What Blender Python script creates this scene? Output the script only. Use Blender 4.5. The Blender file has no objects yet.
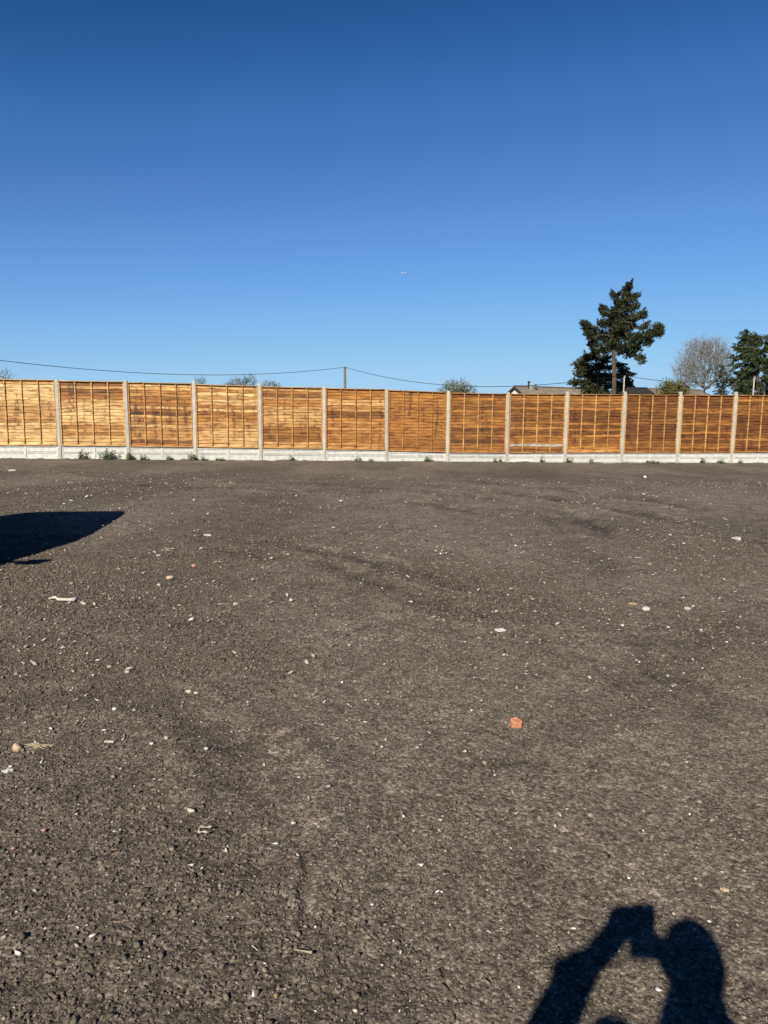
import bpy, bmesh, math, random
import numpy as np
from mathutils import Vector, Matrix
random.seed(7); rng = np.random.default_rng(11)
S = bpy.context.scene
C = S.collection
PI = math.pi

# ------------------------------------------------------------------ camera, sky, sun, exposure
FPX = 740.0; CAMH = 1.55; PITCH = math.radians(8.15); ROLL = math.radians(0.5)
R0 = Vector((1, 0, 0)); U0 = Vector((0, math.sin(PITCH), math.cos(PITCH))); FW = Vector((0, math.cos(PITCH), -math.sin(PITCH)))
RT = R0 * math.cos(ROLL) + U0 * math.sin(ROLL); UP = U0 * math.cos(ROLL) - R0 * math.sin(ROLL)
cam = bpy.data.cameras.new('camera'); co = bpy.data.objects.new('camera', cam); C.objects.link(co)
M = Matrix.Identity(4)
for i, v in enumerate((RT, UP, -FW)):
    for j in range(3): M[j][i] = v[j]
M[2][3] = CAMH
co.matrix_world = M
cam.sensor_fit = 'VERTICAL'; cam.sensor_height = 36; cam.sensor_width = 27; cam.lens = FPX / 1024 * 36
cam.clip_start = 0.02; cam.clip_end = 30000
S.camera = co

SUN_EL = math.radians(34.4); SUN_AZ = math.radians(201.6)      # clockwise from +Y
sv = Vector((math.sin(SUN_AZ) * math.cos(SUN_EL), math.cos(SUN_AZ) * math.cos(SUN_EL), math.sin(SUN_EL)))
w = bpy.data.worlds.new('World'); S.world = w; w.use_nodes = True
nt = w.node_tree; nt.nodes.clear()
sky = nt.nodes.new('ShaderNodeTexSky'); sky.sky_type = 'NISHITA'; sky.sun_disc = False
sky.sun_elevation = SUN_EL; sky.sun_rotation = SUN_AZ; sky.altitude = 0
sky.air_density = 0.7; sky.dust_density = 0.0; sky.ozone_density = 3.0
def vm(op, v):
    n = nt.nodes.new('ShaderNodeVectorMath'); n.operation = op; n.inputs[1].default_value = (v, v, v); return n
lo_ = vm('MULTIPLY', .1); hi_ = vm('MULTIPLY', 10.)
cv = nt.nodes.new('ShaderNodeRGBCurve')          # grade of the clear spring sky: deeper blue overhead, less glare at the horizon
for ch, pts in enumerate((((0, 0), (.06, .006), (.088, .022), (.111, .045), (.154, .087), (.235, .150), (.516, .300), (.717, .365), (1, .42)),
                          ((0, 0), (.10, .04), (.161, .105), (.202, .162), (.277, .242), (.409, .371), (.775, .580), (1, .635)),
                          ((0, 0), (.2, .15), (.317, .314), (.393, .445), (.513, .591), (.696, .775), (1, .880)))):
    c_ = cv.mapping.curves[ch]
    while len(c_.points) > 2: c_.points.remove(c_.points[1])
    c_.points[0].location = pts[0]; c_.points[1].location = pts[-1]
    for p_ in pts[1:-1]: c_.points.new(*p_)
cv.mapping.extend = 'HORIZONTAL'; cv.mapping.update()
EXPO = 1.0
bg = nt.nodes.new('ShaderNodeBackground'); bg.inputs['Strength'].default_value = 0.10 / 2 ** EXPO
wo = nt.nodes.new('ShaderNodeOutputWorld')
nt.links.new(sky.outputs[0], lo_.inputs[0]); nt.links.new(lo_.outputs[0], cv.inputs['Color']); nt.links.new(cv.outputs[0], hi_.inputs[0])
nt.links.new(hi_.outputs[0], bg.inputs['Color']); nt.links.new(bg.outputs[0], wo.inputs[0])
sl = bpy.data.lights.new('sun', 'SUN'); sl.energy = 5.0; sl.angle = math.radians(0.53); sl.color = (1, 0.93, 0.80)
so = bpy.data.objects.new('sun', sl); C.objects.link(so)
so.rotation_euler = sv.to_track_quat('Z', 'Y').to_euler()
S.view_settings.view_transform = 'Standard'; S.view_settings.look = 'None'
S.view_settings.exposure = EXPO; S.view_settings.gamma = 1.0

# ------------------------------------------------------------------ helpers
def smooth(t): t = np.clip(t, 0, 1); return t * t * (3 - 2 * t)
def base_z(x, y):
    zb = -0.085 - 0.0065 * (np.clip(x, -16, 18) + 9.5)
    return zb * smooth((y - 3) / 17.0)
def ray(px, py): return FW + RT * ((px - 384) / FPX) - UP * ((py - 512) / FPX)
def at(px, py, Y):
    d = ray(px, py); return Vector((0, 0, CAMH)) + d * (Y / d.y)
def ground_pt(px, py):
    d = ray(px, py); z = 0.0
    for _ in range(6):
        t = (CAMH - z) / -d.z; p = d * t; z = float(base_z(p.x, p.y))
    return Vector((p.x, p.y, z))

def hash2(ix, iy, k):
    n = (ix.astype(np.int64) * 374761393 + iy.astype(np.int64) * 668265263 + k * 1442695041) & 0xffffffff
    n = ((n ^ (n >> 13)) * 1274126177) & 0xffffffff
    n = ((n ^ (n >> 16)) * 2246822519) & 0xffffffff
    return ((n ^ (n >> 15)) & 0xffffff) / float(0xffffff)
def vnoise(x, y, k=0):
    ix = np.floor(x); iy = np.floor(y); fx = smooth(x - ix); fy = smooth(y - iy)
    a = hash2(ix, iy, k); b = hash2(ix + 1, iy, k); c = hash2(ix, iy + 1, k); d = hash2(ix + 1, iy + 1, k)
    return (a * (1 - fx) + b * fx) * (1 - fy) + (c * (1 - fx) + d * fx) * fy
def fbm(x, y, k=0, o=4):
    s = 0; a = 0.5; t = 0
    for i in range(o):
        s = s + a * vnoise(x * 2 ** i + 17.3 * i, y * 2 ** i - 9.1 * i, k + i); t += a; a *= 0.5
    return s / t

def mk(name, v, faces, mat, parent=None, col=None, sm=False, loc=None, mats=None, midx=None):
    me = bpy.data.meshes.new(name)
    v = np.asarray(v, dtype=np.float32)
    if isinstance(faces, np.ndarray) and faces.ndim == 2:
        n, k = faces.shape
        me.vertices.add(len(v)); me.vertices.foreach_set('co', v.ravel())
        me.loops.add(n * k); me.loops.foreach_set('vertex_index', faces.ravel().astype(np.int32))
        me.polygons.add(n)
        me.polygons.foreach_set('loop_start', np.arange(0, n * k, k, dtype=np.int32))
        me.polygons.foreach_set('loop_total', np.full(n, k, dtype=np.int32))
        me.update(calc_edges=True)
    else:
        me.from_pydata([tuple(map(float, p)) for p in v], [], [tuple(map(int, f)) for f in faces]); me.update()
    if sm: me.polygons.foreach_set('use_smooth', np.ones(len(me.polygons), dtype=bool))
    if col is not None:
        ca = me.color_attributes.new('tone', 'FLOAT_COLOR', 'POINT')
        c4 = np.ones((len(v), 4), dtype=np.float32); c4[:, :3] = np.asarray(col, dtype=np.float32).reshape(len(v), -1)
        ca.data.foreach_set('color', c4.ravel())
    me.materials.append(mat)
    o = bpy.data.objects.new(name, me); C.objects.link(o)
    if parent: o.parent = parent
    if loc is not None: o.location = loc
    return o
def empty(name, loc, label, cat, group=None, rz=0):
    o = bpy.data.objects.new(name, None); o.empty_display_size = .2; C.objects.link(o)
    o.location = loc; o.rotation_euler = (0, 0, rz); tag(o, label, cat, group); return o
def tag(o, label=None, cat=None, group=None, kind=None):
    if label: o['label'] = label
    if cat: o['category'] = cat
    if group: o['group'] = group
    if kind: o['kind'] = kind
    return o

class MB:
    def __init__(s): s.v = []; s.f = []; s.c = []
    def add(s, v, f, c=(1, 1, 1)):
        n = len(s.v); s.v += [tuple(p) for p in v]; s.f += [tuple(i + n for i in q) for q in f]; s.c += [c] * len(v)
    def box(s, x0, x1, y0, y1, z0, z1, b=0.0, c=(1, 1, 1)):
        if b <= 0:
            v = [(x, y, z) for z in (z0, z1) for y in (y0, y1) for x in (x0, x1)]
            f = [(0, 2, 3, 1), (4, 5, 7, 6), (0, 1, 5, 4), (2, 6, 7, 3), (0, 4, 6, 2), (1, 3, 7, 5)]
        else:
            v = []; 
            for z, q in ((z0, b), (z0 + b, 0), (z1 - b, 0), (z1, b)):
                v += [(x0 + b, y0 + q, z), (x1 - b, y0 + q, z), (x1 - q, y0 + b, z), (x1 - q, y1 - b, z),
                      (x1 - b, y1 - q, z), (x0 + b, y1 - q, z), (x0 + q, y1 - b, z), (x0 + q, y0 + b, z)]
            f = [tuple(range(7, -1, -1)), tuple(range(24, 32))]
            for k in range(3):
                for i in range(8):
                    j = (i + 1) % 8; f.append((k * 8 + i, k * 8 + j, k * 8 + 8 + j, k * 8 + 8 + i))
        s.add(v, f, c)
    def tube(s, pts, rad, n=8, c=(1, 1, 1), cap=True):
        pts = [Vector(p) for p in pts]; v = []; f = []
        if not hasattr(rad, '__len__'): rad = [rad] * len(pts)
        for i, p in enumerate(pts):
            t = (pts[min(i + 1, len(pts) - 1)] - pts[max(i - 1, 0)]).normalized()
            a = t.orthogonal().normalized() if i == 0 else (a - t * a.dot(t)).normalized()
            b = t.cross(a)
            for k in range(n):
                an = 2 * PI * k / n; v.append(p + (a * math.cos(an) + b * math.sin(an)) * rad[i])
        for i in range(len(pts) - 1):
            for k in range(n):
                j = (k + 1) % n; f.append((i * n + k, i * n + j, i * n + n + j, i * n + n + k))
        if cap: f.append(tuple(range(n - 1, -1, -1))); f.append(tuple((len(pts) - 1) * n + k for k in range(n)))
        s.add(v, f, c)
    def build(s, name, mat, parent=None, sm=False, loc=None):
        return mk(name, s.v, s.f, mat, parent, col=s.c, sm=sm, loc=loc)

# ------------------------------------------------------------------ materials
def mat(name, rough=0.8, spec=0.3, metal=0.0):
    m = bpy.data.materials.new(name); m.use_nodes = True
    b = m.node_tree.nodes['Principled BSDF']; b.inputs['Roughness'].default_value = rough
    b.inputs['Specular IOR Level'].default_value = spec; b.inputs['Metallic'].default_value = metal
    return m, m.node_tree, b
def N(t, typ, **kw):
    n = t.nodes.new(typ)
    for k, v in kw.items():
        if k in n.inputs: n.inputs[k].default_value = v
        else: setattr(n, k, v)
    return n
def mixc(t, blend, fac, a, b):
    n = t.nodes.new('ShaderNodeMix'); n.data_type = 'RGBA'; n.blend_type = blend
    for sock, val in ((n.inputs[0], fac), (n.inputs[6], a), (n.inputs[7], b)):
        if hasattr(val, 'links') or isinstance(val, bpy.types.NodeSocket): t.links.new(val, sock)
        elif isinstance(val, (int, float)): sock.default_value = val
        else: sock.default_value = (*val, 1)
    return n.outputs[2]
def ramp(t, src, stops, interp='LINEAR'):
    n = t.nodes.new('ShaderNodeValToRGB'); n.color_ramp.interpolation = interp
    e = n.color_ramp.elements
    while len(e) > 1: e.remove(e[-1])
    e[0].position = stops[0][0]; e[0].color = (*stops[0][1], 1) if not isinstance(stops[0][1], (int, float)) else (stops[0][1],) * 3 + (1,)
    for p, c in stops[1:]:
        q = e.new(p); q.color = (*c, 1) if not isinstance(c, (int, float)) else (c, c, c, 1)
    t.links.new(src, n.inputs[0]); return n.outputs[0]
def mathn(t, op, a, b=0.0):
    n = t.nodes.new('ShaderNodeMath'); n.operation = op
    for i, v in enumerate((a, b)):
        if isinstance(v, bpy.types.NodeSocket): t.links.new(v, n.inputs[i])
        else: n.inputs[i].default_value = v
    return n.outputs[0]
def objco(t): return N(t, 'ShaderNodeTexCoord').outputs['Object']
def bump(t, b, h, strength, dist):
    n = N(t, 'ShaderNodeBump', Strength=strength, Distance=dist); t.links.new(h, n.inputs['Height']); t.links.new(n.outputs[0], b.inputs['Normal']); return n

def mat_ground():
    m, t, b = mat('yard_planings', 0.93, 0.15)
    co_ = N(t, 'ShaderNodeNewGeometry').outputs['Position']
    tone = N(t, 'ShaderNodeVertexColor', layer_name='tone').outputs[0]
    n1 = N(t, 'ShaderNodeTexNoise', Scale=180.0, Detail=4.0); t.links.new(co_, n1.inputs['Vector'])
    n2 = N(t, 'ShaderNodeTexNoise', Scale=0.35, Detail=6.0, Roughness=0.6); t.links.new(co_, n2.inputs['Vector'])
    v1 = N(t, 'ShaderNodeTexVoronoi', Scale=70.0); t.links.new(co_, v1.inputs['Vector'])
    v2 = N(t, 'ShaderNodeTexVoronoi', Scale=19.0); t.links.new(co_, v2.inputs['Vector'])
    v3 = N(t, 'ShaderNodeTexVoronoi', Scale=120.0); t.links.new(co_, v3.inputs['Vector'])
    col = mixc(t, 'MIX', ramp(t, n2.outputs[0], [(.35, 0.0), (.65, 1.0)]), (.070, .0575, .0455), (.098, .082, .066))
    sep = lambda v: N(t, 'ShaderNodeSeparateColor')
    def rnd(v, ch):
        s = N(t, 'ShaderNodeSeparateColor'); t.links.new(v.outputs['Color'], s.inputs[0]); return s.outputs[ch]
    col = mixc(t, 'MULTIPLY', 1.0, col, ramp(t, rnd(v1, 0), [(0, .55), (.5, .95), (1, 1.55)]))
    col = mixc(t, 'MULTIPLY', 1.0, col, ramp(t, rnd(v2, 0), [(0, .78), (.5, 1.0), (1, 1.22)]))
    col = mixc(t, 'MULTIPLY', 1.0, col, ramp(t, n1.outputs[0], [(.3, .75), (.7, 1.3)]))
    col = mixc(t, 'MULTIPLY', 1.0, col, ramp(t, rnd(v3, 0), [(0, .55), (.5, .96), (1, 1.55)]))
    n4 = N(t, 'ShaderNodeTexNoise', Scale=3.2, Detail=9.0, Roughness=.78); t.links.new(co_, n4.inputs['Vector'])
    col = mixc(t, 'MULTIPLY', 1.0, col, ramp(t, n4.outputs[0], [(.34, .70), (.5, 1.0), (.66, 1.28)]))
    col = mixc(t, 'MULTIPLY', 1.0, col, tone)
    # pale mortar and plaster chips mixed through the planings
    ds = mathn(t, 'LESS_THAN', v1.outputs['Distance'], .34)
    chip = mathn(t, 'MULTIPLY', mathn(t, 'GREATER_THAN', rnd(v1, 1), .978), ds)
    n3 = N(t, 'ShaderNodeTexNoise', Scale=0.8, Detail=3.0); t.links.new(co_, n3.inputs['Vector'])
    chip = mathn(t, 'MULTIPLY', chip, ramp(t, n3.outputs[0], [(.4, .15), (.62, 1.0)]))
    col = mixc(t, 'MIX', mathn(t, 'MULTIPLY', chip, .75), col, (.32, .30, .26))
    chip2 = mathn(t, 'MULTIPLY', mathn(t, 'GREATER_THAN', rnd(v3, 1), .968), mathn(t, 'LESS_THAN', v3.outputs['Distance'], .35))
    col = mixc(t, 'MIX', mathn(t, 'MULTIPLY', chip2, .6), col, (.25, .225, .195))
    # field grass beyond the fence
    sp = N(t, 'ShaderNodeSeparateXYZ'); t.links.new(co_, sp.inputs[0])
    yy = mathn(t, 'SUBTRACT', sp.outputs[1], mathn(t, 'MULTIPLY', sp.outputs[0], math.tan(math.radians(8))))
    far = ramp(t, mathn(t, 'MULTIPLY', mathn(t, 'SUBTRACT', yy, 23.0), 0.5), [(0, 0.0), (.5, 1.0)])
    g = N(t, 'ShaderNodeTexNoise', Scale=3.0, Detail=6.0); t.links.new(co_, g.inputs['Vector'])
    col = mixc(t, 'MIX', far, col, ramp(t, g.outputs[0], [(.3, (.04, .055, .02)), (.7, (.08, .10, .035))]))
    t.links.new(col, b.inputs['Base Color'])
    hb = mathn(t, 'ADD', mathn(t, 'MULTIPLY', v1.outputs['Distance'], -.9), mathn(t, 'MULTIPLY', n1.outputs[0], .5))
    hb = mathn(t, 'ADD', hb, mathn(t, 'MULTIPLY', v2.outputs['Distance'], -1.2))
    bump(t, b, hb, 0.55, 0.008)
    return m

K = .50          # real-world reflectance against the chosen exposure
def mat_attr(name, base, rough=.85, spec=.25, nscale=60., amp=(.75, 1.25), bmp=0.0, bdist=.003):
    m, t, b = mat(name, rough, spec)
    tone = N(t, 'ShaderNodeVertexColor', layer_name='tone').outputs[0]
    n = N(t, 'ShaderNodeTexNoise', Scale=nscale, Detail=5.0); t.links.new(objco(t), n.inputs['Vector'])
    c = mixc(t, 'MULTIPLY', 1.0, tone, tuple(q * K for q in base))
    c = mixc(t, 'MULTIPLY', 1.0, c, ramp(t, n.outputs[0], [(.3, amp[0]), (.7, amp[1])]))
    t.links.new(c, b.inputs['Base Color'])
    if bmp: bump(t, b, n.outputs[0], bmp, bdist)
    return m

def mat_wood():
    m, t, b = mat('dip_treated_wood', .72, .3)
    oc = objco(t)
    tone = N(t, 'ShaderNodeVertexColor', layer_name='tone').outputs[0]
    mp = N(t, 'ShaderNodeMapping'); mp.inputs['Scale'].default_value = (1.2, 3, 40); t.links.new(oc, mp.inputs[0])
    g = N(t, 'ShaderNodeTexNoise', Scale=1.6, Detail=6.0, Roughness=.65); t.links.new(mp.outputs[0], g.inputs['Vector'])
    mp2 = N(t, 'ShaderNodeMapping'); mp2.inputs['Scale'].default_value = (1.5, 1, 7); t.links.new(oc, mp2.inputs[0])
    k = N(t, 'ShaderNodeTexNoise', Scale=1.9, Detail=5.0, Roughness=.6); t.links.new(mp2.outputs[0], k.inputs['Vector'])
    mp3 = N(t, 'ShaderNodeMapping'); mp3.inputs['Scale'].default_value = (1, 1, 1.6); t.links.new(oc, mp3.inputs[0])
    kn = N(t, 'ShaderNodeTexVoronoi', Scale=5.5); t.links.new(mp3.outputs[0], kn.inputs['Vector'])
    c = mixc(t, 'MULTIPLY', 1.0, tone, ramp(t, g.outputs[0], [(.3, (.25, .21, .165)), (.5, (.50, .50, .50)), (.72, (.72, .70, .665))]))
    c = mixc(t, 'MULTIPLY', 1.0, c, ramp(t, k.outputs[0], [(.33, (.36, .27, .18)), (.45, (.82, .76, .66)), (.62, (1.15, 1.15, 1.15))]))
    c = mixc(t, 'MULTIPLY', ramp(t, kn.outputs['Distance'], [(.04, .75), (.10, 0.0)]), c, (.35, .22, .12))
    t.links.new(c, b.inputs['Base Color'])
    bump(t, b, g.outputs[0], .5, .004)
    return m

MG = mat_ground()
M_stone = mat_attr('stone_mixed', (1, 1, 1), .9, .2, 90., (.7, 1.3), .6, .002)
M_wood = mat_wood()
M_conc = mat_attr('cast_concrete', (1, 1, 1), .88, .25, 9., (.80, 1.08), .4, .003)
_t = M_conc.node_tree; _b = _t.nodes['Principled BSDF']; _src = _b.inputs['Base Color'].links[0].from_socket
_g = N(_t, 'ShaderNodeNewGeometry'); _s = N(_t, 'ShaderNodeSeparateXYZ'); _t.links.new(_g.outputs['Position'], _s.inputs[0])
_n = N(_t, 'ShaderNodeTexNoise', Scale=3.5, Detail=6.0, Roughness=.7); _t.links.new(_g.outputs['Position'], _n.inputs['Vector'])
_z = mathn(_t, 'SUBTRACT', mathn(_t, 'MULTIPLY', _n.outputs[0], .42), mathn(_t, 'ADD', mathn(_t, 'ADD', _s.outputs[2], mathn(_t, 'MULTIPLY', _s.outputs[0], .0065)), .36))   # soil splashed up the foot
_t.links.new(mixc(_t, 'MIX', ramp(_t, _z, [(.0, .0), (.10, .8)]), _src, (.15, .125, .10)), _b.inputs['Base Color'])
M_weed = mat_attr('weed_leaf', (1, 1, 1), .6, .3, 20., (.8, 1.2))
M_leaf = mat_attr('foliage', (1, 1, 1), .65, .25, .6, (.8, 1.2))
M_bark = mat_attr('bark', (1, 1, 1), .9, .1, 4., (.7, 1.25))
M_paint = mat_attr('dark_car_paint', (.02, .022, .028), .25, .5, 3., (.95, 1.05))
M_glass, _t, _b = mat('tinted_glass', .05, .5); _b.inputs['Base Color'].default_value = (.01, .012, .014, 1)
M_rubber = mat_attr('rubber', (.02, .02, .02), .85, .2, 30.)
M_metal = mat_attr('grey_metal', (.35, .35, .36), .4, .5, 20., (.9, 1.1))
M_lamp, _t, _b = mat('lamp_lens', .15, .6); _b.inputs['Base Color'].default_value = (.6, .6, .6, 1)
M_red, _t, _b = mat('red_lens', .2, .6); _b.inputs['Base Color'].default_value = (.3, .01, .01, 1)
M_roof = mat_attr('roof_tiles', (1, 1, 1), .85, .2, 5., (.8, 1.2), .4, .02)
M_render = mat_attr('painted_render', (.8, .79, .76), .85, .2, 2., (.94, 1.03))
M_cloth = mat_attr('cloth', (1, 1, 1), .95, .1, 60., (.85, 1.15))
M_skin, _t, _b = mat('skin', .5, .4); _b.inputs['Base Color'].default_value = (.5, .3, .21, 1)

# ------------------------------------------------------------------ the ground sheet
TR = []   # tyre ruts and scuffs as ground polylines: (points, half width, depth, ridge)
def tr(pix, wd, dep, rid): TR.append(([ground_pt(*p) for p in pix], wd, dep, rid))
def twin(pix, gap, wd, dep, rid):
    """a pair of wheel tracks"""
    P_ = [ground_pt(*p) for p in pix]
    for sg in (-.5, .5):
        Q = []
        for i, p in enumerate(P_):
            t_ = (P_[min(i + 1, len(P_) - 1)] - P_[max(i - 1, 0)]); n_ = Vector((-t_.y, t_.x, 0)).normalized(); q = p + n_ * gap * sg; Q.append(q)
        TR.append((Q, wd, dep, rid))
tr([(215, 538), (300, 549), (360, 558), (430, 577), (490, 596), (545, 602)], .15, .018, .013)
tr([(120, 560), (230, 552), (330, 566), (400, 588), (455, 612), (520, 618), (560, 606)], .14, .014, .010)
tr([(560, 508), (592, 524), (616, 545), (610, 572), (585, 588)], .14, .020, .015)
tr([(520, 506), (556, 520), (580, 540), (572, 562)], .15, .008, .006)
twin([(430, 482), (520, 490), (620, 502), (700, 516), (780, 526)], 1.5, .17, .016, .014)
twin([(60, 478), (200, 484), (330, 488), (470, 502), (560, 520)], 1.5, .17, .012, .012)
tr([(680, 532), (735, 538), (790, 548)], .14, .022, .014)
tr([(620, 625), (655, 655), (690, 690), (705, 730)], .10, .009, .005)
tr([(740, 590), (700, 640), (640, 690), (560, 730), (470, 750)], .12, .007, .005)
tr([(300, 845), (309, 872), (303, 890), (308, 915), (299, 950)], .016, .007, .002)
tr([(440, 758), (480, 764), (520, 762), (560, 768)], .03, .004, 0)
tr([(0, 700), (90, 690), (180, 700), (250, 760), (260, 850)], .14, .008, .008)
def polydist(x, y, pts):
    best = np.full(x.shape, 1e9); sgn = np.zeros(x.shape)
    for a, b in zip(pts[:-1], pts[1:]):
        dx, dy = b.x - a.x, b.y - a.y; L = dx * dx + dy * dy
        t = np.clip(((x - a.x) * dx + (y - a.y) * dy) / L, 0, 1)
        ex = x - a.x - t * dx; ey = y - a.y - t * dy; d = np.hypot(ex, ey)
        s = np.sign(dx * ey - dy * ex); m = d < best
        best = np.where(m, d, best); sgn = np.where(m, s, sgn)
    return best, sgn
def taper(x, y, pts):
    a, b = pts[0], pts[-1]; L = .25 * math.hypot(a.x - b.x, a.y - b.y) + .01
    return smooth(np.hypot(x - a.x, y - a.y) / L + .1) * smooth(np.hypot(x - b.x, y - b.y) / L + .1)
def loose(x, y):
    l = fbm(x * .55 + 3, y * .32 + 8, 40, 4)
    l = smooth((l - .40) / .22)
    l = np.maximum(l, smooth((-x - .1 * y - .2) / 1.2) * smooth((5.5 - y) / 1.5) * .9)
    l = l * (1 - .55 * smooth((x - .15 * y + .1) / .8) * smooth((6 - y) / 2))
    return l
def relief(x, y):
    h = (fbm(x * .25, y * .25, 3, 3) - .5) * .07 * smooth((y + 2) / 8)
    h = h + (fbm(x * 1.3, y * 1.1, 9, 4) - .5) * .030
    df = (21.7 + (x + 9.5) * math.tan(math.radians(8)) - y) * math.cos(math.radians(8))    # soil heaped along the foot of the fence
    h = h + .05 * np.exp(-(df / .16) ** 2) * smooth((fbm(x * 3.5, y * .8, 88, 5) - .42) / .3)
    wob = (fbm(x * 3, y * 3, 77, 3) - .5)
    for pts, wd, dep, rid in TR:
        xs = [p.x for p in pts]; ys = [p.y for p in pts]
        m = (x > min(xs) - 1) & (x < max(xs) + 1) & (y > min(ys) - 1) & (y < max(ys) + 1)
        if not m.any(): continue
        d, s = polydist(x[m], y[m], pts); d = d + wob[m] * wd * 1.6
        q = -dep * np.exp(-(d / wd) ** 2) + rid * np.exp(-((d - wd * 1.8) / (wd * .55)) ** 2)
        h[m] += q * 1.6 * smooth((fbm(x[m] * 1.1, y[m] * 1.1, 61, 3) - .18) / .26) * (.4 + 1.2 * vnoise(x[m] * 9, y[m] * 9, 5)) * taper(x[m], y[m], pts)
    return h
def ground_tone(x, y, lo):
    # freshly turned, damper planings are darker; compacted dusty areas paler; rut and scuff shading painted in too
    t = 1.16 - .30 * lo
    wob = (fbm(x * 2.2, y * 1.6, 31, 4) - .5)
    for pts, wd, dep, rid in TR:
        xs = [p.x for p in pts]; ys = [p.y for p in pts]
        m = (x > min(xs) - 1) & (x < max(xs) + 1) & (y > min(ys) - 1) & (y < max(ys) + 1)
        if not m.any(): continue
        d, s = polydist(x[m], y[m], pts); d = np.abs(d + wob[m] * wd * 2.5)
        t[m] *= 1 - (.45 if rid == 0 else min(.5, dep * 34)) * np.exp(-(d / (wd * 1.2)) ** 2) * smooth((fbm(x[m] * 1.1, y[m] * 1.1, 61, 3) - .18) / .26) * (.6 + .8 * vnoise(x[m] * 9, y[m] * 9, 5)) * taper(x[m], y[m], pts)
    return t
def stones_h(x, y, s, k, fill):
    cx = np.floor(x / s); cy = np.floor(y / s); h = np.zeros(x.shape); tn = np.full(x.shape, 1.0)
    for i in (-1, 0, 1):
        for j in (-1, 0, 1):
            ax = cx + i; ay = cy + j
            r1 = hash2(ax, ay, k); r2 = hash2(ax, ay, k + 1); r3 = hash2(ax, ay, k + 2); r4 = hash2(ax, ay, k + 3)
            ex = x - (ax + .15 + .7 * r1) * s; ey = y - (ay + .15 + .7 * r2) * s
            an = r4 * PI; e1 = ex * np.cos(an) + ey * np.sin(an); e2 = -ex * np.sin(an) + ey * np.cos(an)
            rad = s * (.28 + .34 * r3)
            d = np.maximum(np.abs(e1), .8 * np.abs(e2) + .35 * np.abs(e1)) / rad
            q = np.clip(1 - d ** 3, 0, 1) ** .6 * rad * (.55 + .35 * r4) * (hash2(ax, ay, k + 4) < fill)
            m = q > h; h = np.where(m, q, h); tn = np.where(m, .78 + .5 * hash2(ax, ay, k + 5), tn)
    return h, tn
def full_h(x, y, detail=True):
    h = relief(x, y)
    return h
# rows: spacing grows with distance; columns fan out with distance
ys = [-14, -10, -7, -5, -3.5, -2.4, -1.5, -.8, -.2, .3, .7, 1.0, 1.2, 1.35]
y = 1.42
while y < 27: ys.append(y); y += max(.0030, .0030 * (y / 1.9) ** 1.75)
while y < 60: ys.append(y); y *= 1.04
while y < 9000: ys.append(y); y *= 1.25
ys = np.array(ys)
us = np.arange(-.72, .7201, .00155)
ux = np.concatenate([-(.72 + np.geomspace(.004, .6, 60))[::-1], us, .72 + np.geomspace(.004, .6, 60)])
wv = np.maximum(ys, 1.5) * 1.0
Xc = wv[:, None] * ux[None, :]
tt = np.geomspace(.0003, 1, 16)
edge = np.maximum(Xc[:, -1:], 1); big = 9500.0
Xr = edge + (np.maximum(big, edge * 1.2) - edge) * tt[None, :]
X = np.concatenate([-Xr[:, ::-1], Xc, Xr], axis=1); Y = np.repeat(ys[:, None], X.shape[1], axis=1)
n_r, n_c = X.shape
x = X.ravel(); yv = Y.ravel()
near = (np.abs(x) < 40) & (yv < 40) & (yv > -20)
z = base_z(x, yv); tone = np.ones(len(x))
lo = loose(x[near], yv[near]); z[near] += relief(x[near], yv[near])
act = (np.abs(x) < 1.0 * np.maximum(yv, 1.5)) & (yv > 1.3) & (yv < 11)
xa, ya = x[act], yv[act]; la = loose(xa, ya)
wx = xa + (vnoise(xa * 60, ya * 60, 91) - .5) * .006; wy = ya + (vnoise(xa * 60, ya * 60, 95) - .5) * .006
za = np.zeros(len(xa)); ta = np.ones(len(xa))
for s, k, fill, y0, y1 in ((.008, 100, .95, 3.4, 5.0), (.014, 200, .7, 4.5, 7.0), (.024, 300, .25, 6.0, 9.0)):
    sh, st = stones_h(wx, wy, s, k, fill)
    fade = 1 - smooth((ya - y0) / (y1 - y0)); amp = (.10 + .30 * la)
    sh = sh * fade * amp
    m = sh > za; za = np.where(m, sh, za); ta = np.where(m, 1 + (st - 1) * fade, ta)
z[act] += za; tone[act] = ta
idx = np.arange(n_r * n_c).reshape(n_r, n_c)
tone[near] *= ground_tone(x[near], yv[near], lo)
F = np.stack([idx[:-1, :-1], idx[:-1, 1:], idx[1:, 1:], idx[1:, :-1]], axis=-1).reshape(-1, 4)
g = mk('ground', np.stack([x, yv, z], 1), F, MG, col=tone[:, None] * np.ones(3), sm=True)
tag(g, kind='structure')

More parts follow.
